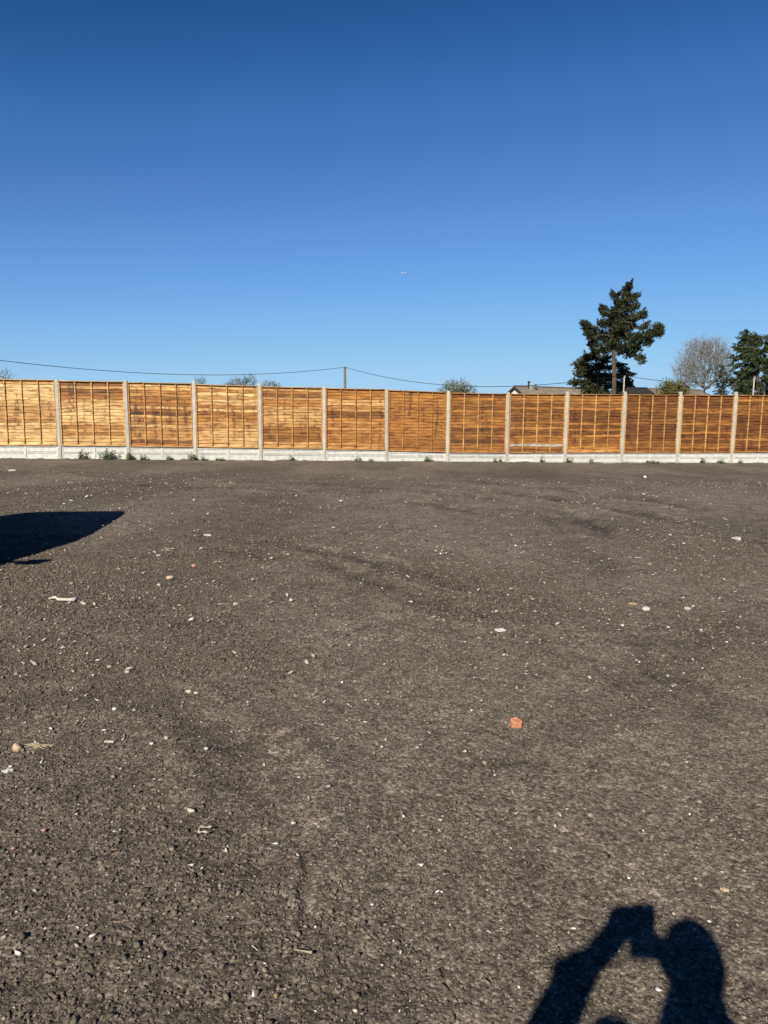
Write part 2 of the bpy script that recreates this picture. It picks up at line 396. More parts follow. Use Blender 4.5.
# ------------------------------------------------------------------ loose gravel (nobody could count it)
def ico(sub=1):
    bm = bmesh.new(); bmesh.ops.create_icosphere(bm, subdivisions=sub, radius=1)
    v = np.array([p.co[:] for p in bm.verts]); f = np.array([[q.index for q in p.verts] for p in bm.faces]); bm.free(); return v, f
IV1, IF1 = ico(1); IV2, IF2 = ico(2)
def hull(npts, flat=(.75, .55), seed=None):
    rr = np.random.default_rng(seed) if seed is not None else rng
    p = rr.normal(size=(npts, 3)); p /= np.linalg.norm(p, axis=1)[:, None]; p *= rr.uniform(.75, 1.1, (npts, 1))
    p *= np.array([1, rr.uniform(flat[0] * .8, min(1, flat[0] * 1.25)), rr.uniform(flat[1] * .7, flat[1] * 1.3)])
    bm = bmesh.new(); [bm.verts.new(q) for q in p]
    r = bmesh.ops.convex_hull(bm, input=bm.verts[:]); bmesh.ops.delete(bm, geom=list({g for g in r['geom_interior'] + r['geom_unused'] if isinstance(g, bmesh.types.BMVert)}), context='VERTS')
    bmesh.ops.recalc_face_normals(bm, faces=bm.faces[:]); bm.verts.index_update()
    v = np.array([q.co[:] for q in bm.verts]); f = np.array([[q.index for q in e.verts] for e in bm.faces]); bm.free(); return v, f
T1 = [hull(9) for _ in range(22)]; T2 = [hull(10, (.8, .6)) for _ in range(24)]; T3 = [hull(9, (.6, .32)) for _ in range(16)]
vs, fs, cs = [], [], []; off = 0
def scatter(n, y0, y1, smin, smax, pw, T, half=.72, pale=.02, lw=.75, clus=0.):
    global off
    ov = 3 if clus == 0 else 9
    yy = np.sqrt(rng.uniform(y0 ** 2, y1 ** 2, n * ov)); xx = rng.uniform(-half, half, n * ov) * yy * 1.1 + rng.uniform(-.2, .2, n * ov)
    keep = rng.uniform(size=n * ov) < ((1 - lw) + lw * loose(xx, yy)) * (1 - clus + clus * smooth((fbm(xx * 1.1, yy * .7, 55, 4) - .40) / .2)); xx = xx[keep][:n]; yy = yy[keep][:n]; n = len(xx)
    r = smin * (1 - rng.uniform(size=n)) ** (-1 / pw); r = np.clip(r, smin, smax) * .5
    zz = base_z(xx, yy) + relief(xx, yy) + r * .40
    t = np.exp(rng.normal(0.0, .34, n))[:, None]; col = np.array([.172, .141, .111])[None] * t * (1 + rng.normal(0, .018, (n, 3)))
    pm = rng.uniform(size=n) < pale
    pc = np.array([[.62, .58, .50], [.48, .43, .35], [.78, .75, .70], [.40, .35, .28], [.55, .50, .43], [.50, .30, .20]])[rng.choice(6, n, p=[.25, .2, .17, .2, .15, .03])]
    col[pm] = pc[pm]
    ti = rng.integers(0, len(T), n); an = rng.uniform(0, 2 * PI, n)
    for k_, (TV, TF) in enumerate(T):
        q = np.nonzero(ti == k_)[0]; m_ = len(q)
        if not m_: continue
        c, s = np.cos(an[q])[:, None], np.sin(an[q])[:, None]; V = TV[None]
        vx = V[:, :, 0] * c - V[:, :, 1] * s; vy = V[:, :, 0] * s + V[:, :, 1] * c
        vz = V[:, :, 2] + V[:, :, 0] * rng.uniform(-.35, .35, (m_, 1)) + V[:, :, 1] * rng.uniform(-.35, .35, (m_, 1)); rr_ = r[q][:, None]
        P = np.stack([vx * rr_ + xx[q][:, None], vy * rr_ + yy[q][:, None], vz * rr_ + zz[q][:, None]], -1)
        k = TV.shape[0]; vs.append(P.reshape(-1, 3)); cs.append(np.repeat(col[q], k, axis=0))
        fs.append((TF[None] + (np.arange(m_) * k)[:, None, None] + off).reshape(-1, 3)); off += m_ * k
scatter(120000, 1.5, 4.6, .0055, .020, 3.0, T1, pale=.006, lw=.6)
scatter(450, 1.6, 6, .016, .036, 3.2, T2, pale=.012, lw=.9)
scatter(17000, 1.6, 7.5, .0115, .030, 3.4, T2, pale=.008, lw=.97)
scatter(80000, 4.2, 9, .010, .032, 3.0, T1, pale=.010)
scatter(24000, 8.5, 18, .018, .05, 3.2, T1, pale=.012, lw=.6)
scatter(8500, 1.6, 9, .0065, .032, 2.2, T3, pale=1.0, lw=.3, clus=.75)
scatter(5200, 4, 18, .016, .065, 2.1, T3, pale=1.0, lw=.3, clus=.75)
gr = mk('gravel', np.concatenate(vs), np.concatenate(fs), M_stone, col=np.concatenate(cs))
tag(gr, 'loose dark grey gravel and small pale chips strewn over the yard', 'gravel', kind='stuff')

# ------------------------------------------------------------------ the fence
FX, FY, PHI, BAY = -9.5, 21.7, math.radians(8.0), 1.93
FZ = -0.1
posttop = [2.227, 2.238, 2.235, 2.187, 2.125, 2.089, 2.03, 2.01, 2.057, 2.078, 2.095, 2.11]
paneltop = [2.196, 2.185, 2.150, 2.100, 2.076, 2.053, 1.975, 1.960, 1.975, 1.983, 1.988, 2.0]
panelbot = [.338, .303, .284, .265, .236, .188, .126, .113, .12, .12, .127, .127]
def ex(a, i):
    if i < 0: return a[0] + .01 * i
    if i >= len(a): return a[-1] + .01 * (i - len(a) + 1)
    return a[i]
fence = empty('fence', (FX, FY, FZ), 'long new fence of orange brown wooden panels between pale concrete posts across the yard', 'fence', rz=PHI)
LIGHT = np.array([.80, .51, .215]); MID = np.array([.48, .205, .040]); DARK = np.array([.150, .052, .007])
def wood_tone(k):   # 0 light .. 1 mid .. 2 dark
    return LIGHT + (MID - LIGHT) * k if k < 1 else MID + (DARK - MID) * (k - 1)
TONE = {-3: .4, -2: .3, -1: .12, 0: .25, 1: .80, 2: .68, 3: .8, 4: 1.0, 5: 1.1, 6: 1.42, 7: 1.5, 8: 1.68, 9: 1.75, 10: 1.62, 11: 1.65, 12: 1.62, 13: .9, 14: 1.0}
def bay(i):
    x0 = i * BAY + .053; x1 = (i + 1) * BAY - .053
    zt = (ex(paneltop, i) * .5 + ex(paneltop, i + 1) * .5) - FZ; zb = (ex(panelbot, i) + ex(panelbot, i + 1)) * .5 - FZ
    if i < 0: zt = ex(paneltop, 0) + .015 - FZ
    tilt = (ex(paneltop, i + 1) - ex(paneltop, i)) * (.6 if 0 <= i < 11 else 0)
    rr = random.Random(100 + i)
    p = bpy.data.objects.new('fence_panel', None); C.objects.link(p); p.parent = fence
    p.location = (x0, 0, zb); W = x1 - x0; H = zt - zb
    p['label'] = ['golden light wooden lap panel', 'orange brown wooden lap panel', 'dark brown wooden lap panel'][0 if TONE[i] < .5 else 1 if TONE[i] < 1 else 2]
    sh = tilt / W
    ns = 20 if i % 2 else 19; pitch = (H - .05) / ns
    mb = MB(); nx = 64; k0 = TONE[i]
    # knots and bark-edge stains run up a panel because its slats are sawn from the same logs
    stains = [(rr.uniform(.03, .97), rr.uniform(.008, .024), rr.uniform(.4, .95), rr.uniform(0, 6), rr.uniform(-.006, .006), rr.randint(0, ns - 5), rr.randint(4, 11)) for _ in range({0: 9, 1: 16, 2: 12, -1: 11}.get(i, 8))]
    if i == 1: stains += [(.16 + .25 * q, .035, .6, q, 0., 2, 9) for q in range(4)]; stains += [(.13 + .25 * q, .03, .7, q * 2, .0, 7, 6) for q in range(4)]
    band = rr.uniform(-.3, .3)
    for s in range(ns):
        zlo = .02 + s * pitch; zhi = zlo + pitch * 1.35 + .01
        if s == ns - 1: zhi = H - .015
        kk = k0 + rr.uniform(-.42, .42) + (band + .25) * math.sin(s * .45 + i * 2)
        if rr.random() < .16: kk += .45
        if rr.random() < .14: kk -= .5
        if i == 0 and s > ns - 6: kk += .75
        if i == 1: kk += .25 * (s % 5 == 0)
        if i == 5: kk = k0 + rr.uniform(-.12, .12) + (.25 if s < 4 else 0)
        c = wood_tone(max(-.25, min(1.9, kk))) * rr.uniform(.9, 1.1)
        if i == 7 and s == 2: c = np.array([.52, .48, .43])
        ph = rr.uniform(0, 50); a1 = rr.uniform(.004, .012)
        v = []; f = []; vc = []
        bowl = rr.uniform(-.008, .008)
        for q in range(nx + 1):
            u = q / nx; xx = W * u
            wl = a1 * math.sin(u * 7 + ph) + .004 * math.sin(u * 23 + ph * 2) + .003 * rr.uniform(-1, 1) + bowl * math.sin(u * PI)
            yo = .003 * math.sin(u * 5 + ph)
            zo = sh * (xx - W / 2)
            gp = .010 * (vnoise(np.array([u * 6 + ph]), np.array([ph]), 3)[0] - .5)
            v += [(xx, -.026 + yo + gp, zlo + wl + zo), (xx, -.016 + yo + gp, zlo + wl + zo), (xx, .006 + yo * .5, zhi + zo), (xx, -.002 + yo * .5, zhi + zo)]
            dk = 1.0
            for su, sw, sa, sp_, dr_, s0, sn in stains:
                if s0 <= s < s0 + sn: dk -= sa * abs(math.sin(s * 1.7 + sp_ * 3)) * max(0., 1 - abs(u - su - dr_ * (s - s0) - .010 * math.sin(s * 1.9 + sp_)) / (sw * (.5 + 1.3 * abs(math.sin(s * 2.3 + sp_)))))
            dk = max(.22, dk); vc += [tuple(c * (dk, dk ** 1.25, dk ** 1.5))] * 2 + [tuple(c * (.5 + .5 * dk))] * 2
            if q:
                b0 = (q - 1) * 4; b1 = q * 4
                for e in range(4): f.append((b0 + e, b1 + e, b1 + (e + 1) % 4, b0 + (e + 1) % 4))
        f += [(3, 2, 1, 0), (nx * 4, nx * 4 + 1, nx * 4 + 2, nx * 4 + 3)]
        n = len(mb.v); mb.v += v; mb.f += [tuple(a + n for a in q) for q in f]; mb.c += vc
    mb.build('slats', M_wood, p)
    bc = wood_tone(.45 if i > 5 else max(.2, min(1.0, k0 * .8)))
    for q, bx in enumerate((.018, W * .25, W * .5, W * .75, W - .018)):
        m = MB(); z0, z1 = .0, H - .02; hw = .0175
        o = sh * (bx - W / 2)
        m.box(bx - hw, bx + hw, -.054, -.030, z0 + o, z1 + o, .003, tuple(bc * rr.uniform(.85, 1.15)))
        m.box(bx - hw, bx + hw, .012, .034, z0 + o, z1 + o, .003, tuple(bc))
        m.build('batten', M_wood, p)
    for nm, z0, z1 in (('capping', H - .018, H + .006), ('bottom_rail', -.004, .028)):
        m = MB(); y0, y1 = (-.068, .04) if nm == 'capping' else (-.0565, -.0635)
        if nm == 'bottom_rail': y0 = -.078
        cc = tuple(wood_tone(max(.1, min(.8, k0 * .6))) * .95)
        v = []
        for X_ in (0.002, W - .002):
            o = sh * (X_ - W / 2)
            v += [(X_, y0, z0 + o), (X_, y1, z0 + o), (X_, y1, z1 + o), (X_, y0, z1 + o)]
        m.add(v, [(0, 4, 5, 1), (1, 5, 6, 2), (2, 6, 7, 3), (3, 7, 4, 0), (0, 1, 2, 3), (7, 6, 5, 4)], cc)
        m.build(nm, M_wood, p)
    # concrete gravel boards under the panel
    gz = -.45; gt = zb - .012; xm = (x0 + x1) / 2
    zg = float(base_z(FX + xm * math.cos(PHI), 23.0)) - FZ; mid = zg + (gt - zg) * .5
    cc = np.array([.78, .77, .72]) * rr.uniform(.93, 1.05)
    m = MB(); m.box(x0 - .012, x1 + .012, -.018, .02, gz, gt, .003, tuple(cc))
    fr = -.034
    m.box(x0 - .010, x1 + .010, fr, -.0185, gt - .045, gt - .001, .002, tuple(cc))
    m.box(x0 - .010, x1 + .010, fr + .002, -.0185, zg + .0, zg + .045, .002, tuple(cc * .98))
    m.box(x0 - .010, x1 + .010, fr + .001, -.0185, mid - .016, mid + .010, .002, tuple(cc * .97))
    m.box(x0 - .011, x1 + .011, fr + .006, fr + .0075, mid + .0105, mid + .028, .0, (.34, .33, .30))  # dark strip painted in as the recess shadow between the stacked boards
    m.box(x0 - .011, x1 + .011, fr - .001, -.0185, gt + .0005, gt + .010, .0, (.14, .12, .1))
    m.box(xm - .03, xm + .03, fr - .001, -.0185, zg + .046, gt - .046, .002, tuple(cc * .98))
    for e in (x0 - .009, x1 - .045): m.box(e, e + .054, fr + .003, -.0185, zg + .046, gt - .046, .002, tuple(cc))
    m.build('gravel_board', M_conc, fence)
for i in range(-3, 15): bay(i)
for i in range(-3, 16):
    zt = ex(posttop, i) - FZ; rr = random.Random(i + 50); X_ = i * BAY
    cc = np.array([.62, .57, .47]) * rr.uniform(.9, 1.1)
    m = MB(); a, d = .05, .052
    v = []
    for z_, q in ((-.6, 0), (zt - .02, 0), (zt, .018)):
        v += [(-a + q, -d + .012 - 0 + q, z_), (-a + .012 + q * .5, -d + q, z_), (a - .012 - q * .5, -d + q, z_), (a - q, -d + .012 + q, z_), (a - q, d - q, z_), (-a + q, d - q, z_)]
    f = [(5, 4, 3, 2, 1, 0), (12, 13, 14, 15, 16, 17)]
    for L in range(2):
        for q in range(6): f.append((L * 6 + q, L * 6 + (q + 1) % 6, L * 6 + 6 + (q + 1) % 6, L * 6 + 6 + q))
    m.add([(p[0], p[1] - .012, p[2]) for p in v], f, tuple(cc))
    o = m.build('post', M_conc, fence, loc=(X_, 0, 0)); o.rotation_euler = (rr.uniform(-.004, .004), rr.uniform(-.006, .006), 0)
def on_fence(px, off=-.12):
    """ground point in front of the fence seen at picture column px"""
    d = ray(px, 460); k = d.x / d.y
    t = (k * FY - FX) / (math.cos(PHI) - k * math.sin(PHI))
    p = Vector((FX + t * math.cos(PHI) - off * math.sin(PHI), FY + t * math.sin(PHI) + off * math.cos(PHI), 0))
    p.z = float(base_z(p.x, p.y) + relief(np.array([p.x]), np.array([p.y]))[0]); return p

# ------------------------------------------------------------------ weeds along the foot of the fence
def weed(px, h, w_, label, dry=False):
    p = on_fence(px, -.16); rr = np.random.default_rng(int(px * 7)); vs_, fs_, cs_ = [], [], []
    nst = max(5, int(w_ / .022))
    for s in range(nst):
        bx = rr.uniform(-.5, .5) * w_ * .7; by = rr.uniform(-.07, .06)
        lean = rr.uniform(-.5, .5) ; hh = h * rr.uniform(.35, 1.25) * (1 - abs(bx) / w_ * .8)
        top = np.array([bx + lean * hh * .6, by - rr.uniform(0, .05), hh]); b0 = np.array([bx, by, -.01])
        nl = int(6 + hh * 70)
        for l in range(nl):
            t = rr.uniform(.1, 1); c = b0 + (top - b0) * t
            a = rr.uniform(0, 2 * PI); le = rr.uniform(.035, .10) * (1.1 - .4 * t); wd = le * rr.uniform(.10, .26)
            d = np.array([math.cos(a), math.sin(a), rr.uniform(-.1, .8)]); d /= np.linalg.norm(d)
            sd = np.cross(d, [0, 0, 1]); sd /= np.linalg.norm(sd) + 1e-6
            n0 = len(vs_); vs_ += [c, c + d * le * .5 + sd * wd, c + d * le - np.array([0, 0, le * .25]), c + d * le * .5 - sd * wd]
            fs_.append((n0, n0 + 1, n0 + 2, n0 + 3))
            g_ = rr.uniform(.7, 1.4); cc = np.array([.19, .31, .065]) * g_ if not dry or rr.random() < .4 else np.array([.28, .23, .13]) * g_
            cs_ += [cc] * 4
        n0 = len(vs_); q = .003
        vs_ += [b0 + [-q, 0, 0], b0 + [q, 0, 0], top + [q * .5, 0, 0], top + [-q * .5, 0, 0], b0 + [0, -q, 0], b0 + [0, q, 0], top + [0, q * .5, 0], top + [0, -q * .5, 0]]
        fs_ += [(n0, n0 + 1, n0 + 2, n0 + 3), (n0 + 4, n0 + 5, n0 + 6, n0 + 7)]; cs_ += [np.array([.16, .15, .07])] * 8
    o = mk('weed', vs_, fs_, M_weed, col=cs_, loc=p); tag(o, label, 'weed', 'weeds growing along the foot of the fence'); return o
weed(84, .28, .35, 'thin dry weed stalks just right of the first full fence post from the left', True)
weed(109, .34, .55, 'largest bushy green weed, at the fence foot under the second panel from the left')
weed(131, .22, .30, 'green weed tuft hugging the right side of the second post from the left')
weed(145, .16, .30, 'low flat green weed a little right of the second post from the left')
weed(170, .18, .18, 'small weed under the middle of the brown stained third panel', True)
weed(192, .26, .30, 'upright green weed against the left side of the third post from the left')
weed(205, .18, .22, 'short green weed just right of the third post from the left')
weed(221, .08, .4, 'very low patch of weed under the fourth panel from the left')
weed(291, .22, .12, 'narrow upright weed in the middle of the fifth bay of fence')
weed(357, .18, .22, 'small leaning weed left of centre under the telegraph pole panel', True)
weed(371, .10, .15, 'tiny weed sprout just left of the sixth post from the left')
weed(427, .16, .34, 'rounded low green weed under the seventh panel, left of its post')
weed(496, .18, .30, 'spreading green weed just left of the post below the white gable')
weed(540, .22, .10, 'thin weed stalk under the panel that has a grey slat near its foot', True)
weed(567, .20, .22, 'weed tuft growing around the foot of the post left of the pine trunk')
weed(589, .18, .16, 'short dry weed under the panel that stands before the pine trunk', True)
weed(650, .10, .7, 'wide straggly low weed under the panel before the yellow green bush', True)
weed(700, .20, .22, 'green weed tuft under the panel before the bare tree, left one of two')
weed(718, .17, .30, 'green weed tuft under the panel before the bare tree, right one of two')
weed(737, .16, .16, 'small weed at the foot of the last full post on the right')

# ------------------------------------------------------------------ debris lying on the yard
def dz(p): return float(base_z(p.x, p.y) + relief(np.array([p.x]), np.array([p.y]))[0])
def place(px, py):
    d = ray(px, py); z_ = 0.
    for _ in range(8):
        t = (CAMH - z_) / -d.z; p = d * t; z_ = dz(p)
    p.z = z_; return p
def lump(name, px, py, sx, sy, sz, col, label, cat, group=None, seed=0, rz=0, sink=.2, var=.12, parent=None):
    rr = np.random.default_rng(seed + int(px * 13 + py)); v, ff_ = hull(11, (1, 1), int(px * 13 + py))
    v = v / np.abs(v).max(axis=0); v *= 1 + rr.uniform(-.05, .05, (len(v), 1))
    v = v * np.array([sx / 2, sy / 2, sz / 2])
    p = place(px, py); p.z += sz * (.5 - sink) + .002
    cc = np.array(col)[None] * (1 + rr.uniform(-var, var, (len(v), 1)))
    o = mk(name, v, ff_, M_stone, col=cc, loc=p); o.rotation_euler = (rr.uniform(-.15, .15), rr.uniform(-.15, .15), rz)
    tag(o, label, cat, group); return o
def slab(name, px, py, sx, sy, sz, col, label, cat, group=None, rz=0, tilt=.08, holes=None):
    """flat broken piece with an irregular outline"""
    rr = np.random.default_rng(int(px * 3 + py * 5)); n = 8
    an = np.sort(rr.uniform(0, 2 * PI, n)); rad = rr.uniform(.55, 1.0, n)
    top = [(math.cos(a) * r * sx / 2, math.sin(a) * r * sy / 2) for a, r in zip(an, rad)]
    v = [(0, 0, sz * .52)] + [(x_ * .93, y_ * .93, sz / 2 + rr.uniform(-.08, .08) * sz) for x_, y_ in top] + [(x_, y_, 0) for x_, y_ in top] + [(x_ * .95, y_ * .95, -sz / 2) for x_, y_ in top]
    f = []
    for i in range(n):
        j = (i + 1) % n; f += [(0, 1 + i, 1 + j), (1 + i, 1 + n + i, 1 + n + j, 1 + j), (1 + n + i, 1 + 2 * n + i, 1 + 2 * n + j, 1 + n + j)]
    f.append(tuple(range(3 * n, 2 * n, -1)))
    p = place(px, py); p.z += sz * .45 + .004
    cc = np.array(col)[None] * (1 + rr.uniform(-.08, .08, (len(v), 1)))
    o = mk(name, v, f, M_stone, col=cc, loc=p); o.rotation_euler = (tilt, rr.uniform(-.05, .05), rz); tag(o, label, cat, group); return o
WH = (.72, .70, .65); CR = (.62, .53, .38); PK = (.55, .36, .24); GY = (.38, .35, .30)
# brick fragment: broken corner of a red brick
def brick(px, py):
    out = [(-.028, -.020), (.020, -.024), (.030, -.006), (.027, .020), (.004, .026), (-.024, .021)]; rr = random.Random(4)
    v = [(a * .97, b * .97, -.018) for a, b in out] + [(a, b, .010 + rr.uniform(-.003, .003)) for a, b in out] + [(a * .86, b * .86, .017 - (.008 if a > .01 else 0)) for a, b in out]
    n = len(out); f = [tuple(range(n - 1, -1, -1)), tuple(range(2 * n, 3 * n))] + [(L * n + i, L * n + (i + 1) % n, L * n + n + (i + 1) % n, L * n + n + i) for L in range(2) for i in range(n)]
    p = place(px, py + 5); p.z += .016
    o = mk('brick_fragment', v, f, M_stone, col=[np.array([.74, .30, .18]) * rr.uniform(.85, 1.15) for _ in v], loc=p)
    o.rotation_euler = (.16, .08, .2); tag(o, 'orange red broken brick fragment lying alone right of the middle of the yard', 'brick'); return o
brick(516, 721)
slab('paper_scrap', 500, 631, .085, .085, .008, (.78, .77, .74), 'flat white paper-like scrap with a crisp edge lying in the middle of the yard', 'scrap', rz=.1, tilt=.12)
def strip(px, py, pts, r, col, label, name='plastic_strip', cat='scrap'):
    m = MB(); m.tube(pts, r, 6, col); p = place(px, py); p.z += .012
    o = m.build(name, M_stone, loc=p, sm=True); tag(o, label, cat); return o
strip(62, 602, [(-.13, .05, 0), (-.08, .06, .012), (-.03, .01, .006), (.03, -.02, .014), (.10, -.015, .01), (.115, .02, .02)], [.006, .012, .013, .012, .018, .012], (.66, .62, .54),
      'crooked cream strip of torn plastic on the left below the car shadow')
def curl(px, py, r, col, label):
    pts = [(r * math.cos(a), r * .9 * math.sin(a), .006 + .004 * math.sin(3 * a)) for a in np.linspace(.4, 6.0, 20)]
    return strip(px, py, pts, [.0035 + .002 * math.sin(i * 1.3) for i in range(20)], col, label, 'torn_curl')
curl(205, 834, .022, (.55, .5, .42), 'thin pale ring-shaped curl of torn sheet with an open middle in the lower left')
curl(168, 551, .065, (.55, .5, .42), 'crumpled pale scrap with a loop shape right of the tip of the car shadow')
slab('slate_scrap', 160, 556, .10, .09, .01, (.42, .4, .35), 'faint grey flat scrap touching the crumpled looped scrap on its left', 'scrap')
DB = 'broken pieces of rubble lying on the yard'
lump('brick_chip', 194, 567, .05, .05, .035, (.6, .33, .2), 'small orange brick chip behind the pink stone, left of centre', 'brick', DB)
lump('pale_stone', 171, 580, .085, .07, .05, (.60, .46, .35), 'rounded pinkish stone between the orange chip and the small beige stone', 'stone', DB)
lump('pale_stone', 159, 586, .05, .05, .03, (.5, .45, .37), 'small beige stone just below left of the rounded pinkish stone', 'stone', DB)
lump('pale_stone', 188, 693, .046, .034, .022, (.60, .52, .37), 'yellowish flat stone touching a thin white sliver, left of centre', 'stone', DB)
slab('white_sliver', 196, 694, .03, .018, .008, WH, 'thin white sliver touching the right side of the yellowish stone', 'stone', DB)
lump('cream_lump', 18, 750, .062, .05, .04, (.72, .5, .33), 'cream orange angular lump near the left edge of the photo', 'stone', DB)
m = MB(); rr = random.Random(8)
for k in range(14):
    a = rr.uniform(-.5, .6); l = rr.uniform(.02, .05); cx, cy = rr.uniform(-.03, .035), rr.uniform(-.015, .02)
    m.tube([(cx - l * math.cos(a), cy - l * math.sin(a), .002), (cx, cy, .01 + rr.uniform(0, .008)), (cx + l * math.cos(a), cy + l * math.sin(a), .004)], .0016, 4, (.5, .42, .28))
o = m.build('straw_wisp', M_stone, loc=place(37, 747)); tag(o, 'wisp of pale dry straw just right of the cream orange lump', 'straw')
slab('plaster_piece', 7, 773, .055, .03, .012, (.66, .65, .63), 'white flat plaster piece at the very left edge of the photo', 'stone', DB, rz=.3)
slab('white_sliver', 110, 743, .075, .018, .009, (.60, .57, .5), 'long thin white sliver pointing right, between the straw and a white stone', 'stone', DB, rz=.12)
lump('white_stone', 152, 745, .026, .02, .014, WH, 'bright white angular stone right of the long thin sliver', 'stone', DB)
lump('white_stone', 206, 750, .028, .022, .014, (.62, .58, .5), 'pale three-cornered stone right of the bright white angular stone', 'stone', DB)
lump('white_stone', 190, 812, .040, .030, .024, (.58, .54, .44), 'rough cream stone with a lumpy top above the ring-shaped curl', 'stone', DB)
slab('white_sliver', 191, 867, .028, .009, .006, (.82, .8, .76), 'narrow bright white shard below the ring-shaped curl', 'stone', DB, rz=.1)
strip(304, 957, [(-.030, .010, .004), (-.01, .003, .006), (.012, -.003, .007), (.024, -.006, .008)], [.0015, .0022, .003, .005], (.42, .36, .26), 'thin broken twig lying on gravel near the bottom of the photo', 'twig', 'twig')
lump('tan_stone', 275, 998, .026, .022, .014, (.30, .20, .11), 'tan brown soft-edged stone near the bottom edge, left of two cream chips', 'stone', DB)
lump('cream_chip', 355, 1012, .014, .010, .008, (.75, .66, .5), 'cream block-like chip at the bottom edge, right one of a pair', 'stone', DB)
lump('cream_chip', 315, 1013, .010, .012, .007, (.78, .72, .62), 'white narrow chip at the bottom edge, left one of a pair', 'stone', DB)
slab('tan_shard', 725, 892, .030, .018, .009, (.6, .46, .31), 'tan pointed shard right above the shadow of the head', 'stone', DB, rz=-.3)
slab('white_chip', 709, 923, .014, .008, .005, (.7, .68, .63), 'small white chip touching the top of the head shadow', 'stone', DB, rz=-.3)
slab('white_chip', 519, 989, .010, .012, .006, (.75, .73, .68), 'white chip just left of the shadow of the raised forearm', 'stone', DB)
slab('white_chip', 619, 953, .007, .008, .005, (.8, .76, .7), 'bright chip in the sunlit gap between arm shadow and phone shadow', 'stone', DB)
lump('white_stone', 341, 502, .07, .07, .05, WH, 'white stone far off at the middle of the yard, level with the car shadow', 'stone', DB)
lump('white_stone', 645, 478, .11, .10, .08, (.8, .79, .76), 'large bright white lump near the fence in front of the pine', 'stone', DB)
slab('white_piece', 738, 540, .10, .10, .03, (.7, .66, .58), 'white flat piece beside a dark rut at the right edge of the yard', 'stone', DB)
slab('white_piece', 646, 610, .075, .07, .02, WH, 'white flat piece right of centre, left one of two side by side', 'stone', DB)
slab('white_piece', 687, 610, .06, .07, .015, WH, 'white flat piece right of centre, right one of two side by side', 'stone', DB)
slab('wood_splinter', 634, 605, .09, .03, .012, (.5, .36, .22), 'tan wood splinter just left of the two white flat pieces', 'scrap', DB)
lump('white_stone', 481, 701, .018, .014, .010, WH, 'small white stone up left of the red brick fragment, right one of two', 'stone', DB)
lump('white_stone', 471, 711, .020, .014, .010, (.66, .64, .6), 'small white stone left of the red brick fragment, lower one of two', 'stone', DB)
lump('white_stone', 342, 683, .022, .02, .014, (.7, .67, .6), 'cream angular stone in coarse gravel left of centre', 'stone', DB)
lump('white_stone', 366, 701, .020, .016, .012, (.68, .66, .58), 'pale stone just below right of the cream angular stone', 'stone', DB)
lump('white_stone', 384, 741, .028, .026, .016, (.56, .54, .5), 'dull pale round stone at mid yard, upper one of a close pair', 'stone', DB)
lump('white_stone', 382, 748, .022, .014, .010, (.64, .61, .55), 'dull pale flat stone at mid yard, lower one of a close pair', 'stone', DB)
lump('white_stone', 337, 740, .030, .02, .014, (.5, .46, .38), 'dull beige stone left of the close pair at mid yard', 'stone', DB)
lump('white_stone', 115, 710, .026, .024, .016, (.76, .74, .7), 'round white pebble with a faint trail to its right, on the left side', 'stone', DB)
lump('white_stone', 264, 766, .018, .018, .012, WH, 'squarish white stone in coarse gravel, below left of mid yard', 'stone', DB)
lump('white_stone', 87, 498, .09, .08, .06, (.7, .68, .62), 'white stone beyond the car shadow on the left', 'stone', DB)
lump('white_stone', 195, 501, .08, .08, .05, (.7, .67, .6), 'white stone beyond and right of the car shadow tip', 'stone', DB)
slab('white_sliver', 207, 536, .12, .05, .02, (.62, .58, .5), 'long pale sliver right of the car shadow tip', 'stone', DB)
slab('white_sliver', 235, 605, .06, .05, .012, (.62, .58, .5), 'small pale flat scrap right of the pinkish stone', 'stone', DB)
slab('plaster_piece', 109, 668, .03, .02, .012, (.6, .52, .38), 'cream flat chip below the torn plastic strip, left one of two', 'stone', DB)
slab('plaster_piece', 127, 673, .03, .014, .010, (.66, .6, .5), 'cream flat chip below the torn plastic strip, right one of two', 'stone', DB)
lump('white_stone', 12, 479, .0, .0, .0, WH, 'x', 'stone') if False else None
slab('white_piece', 12, 471, .22, .12, .03, (.6, .57, .5), 'white flat piece near the fence at the far left', 'stone', DB)

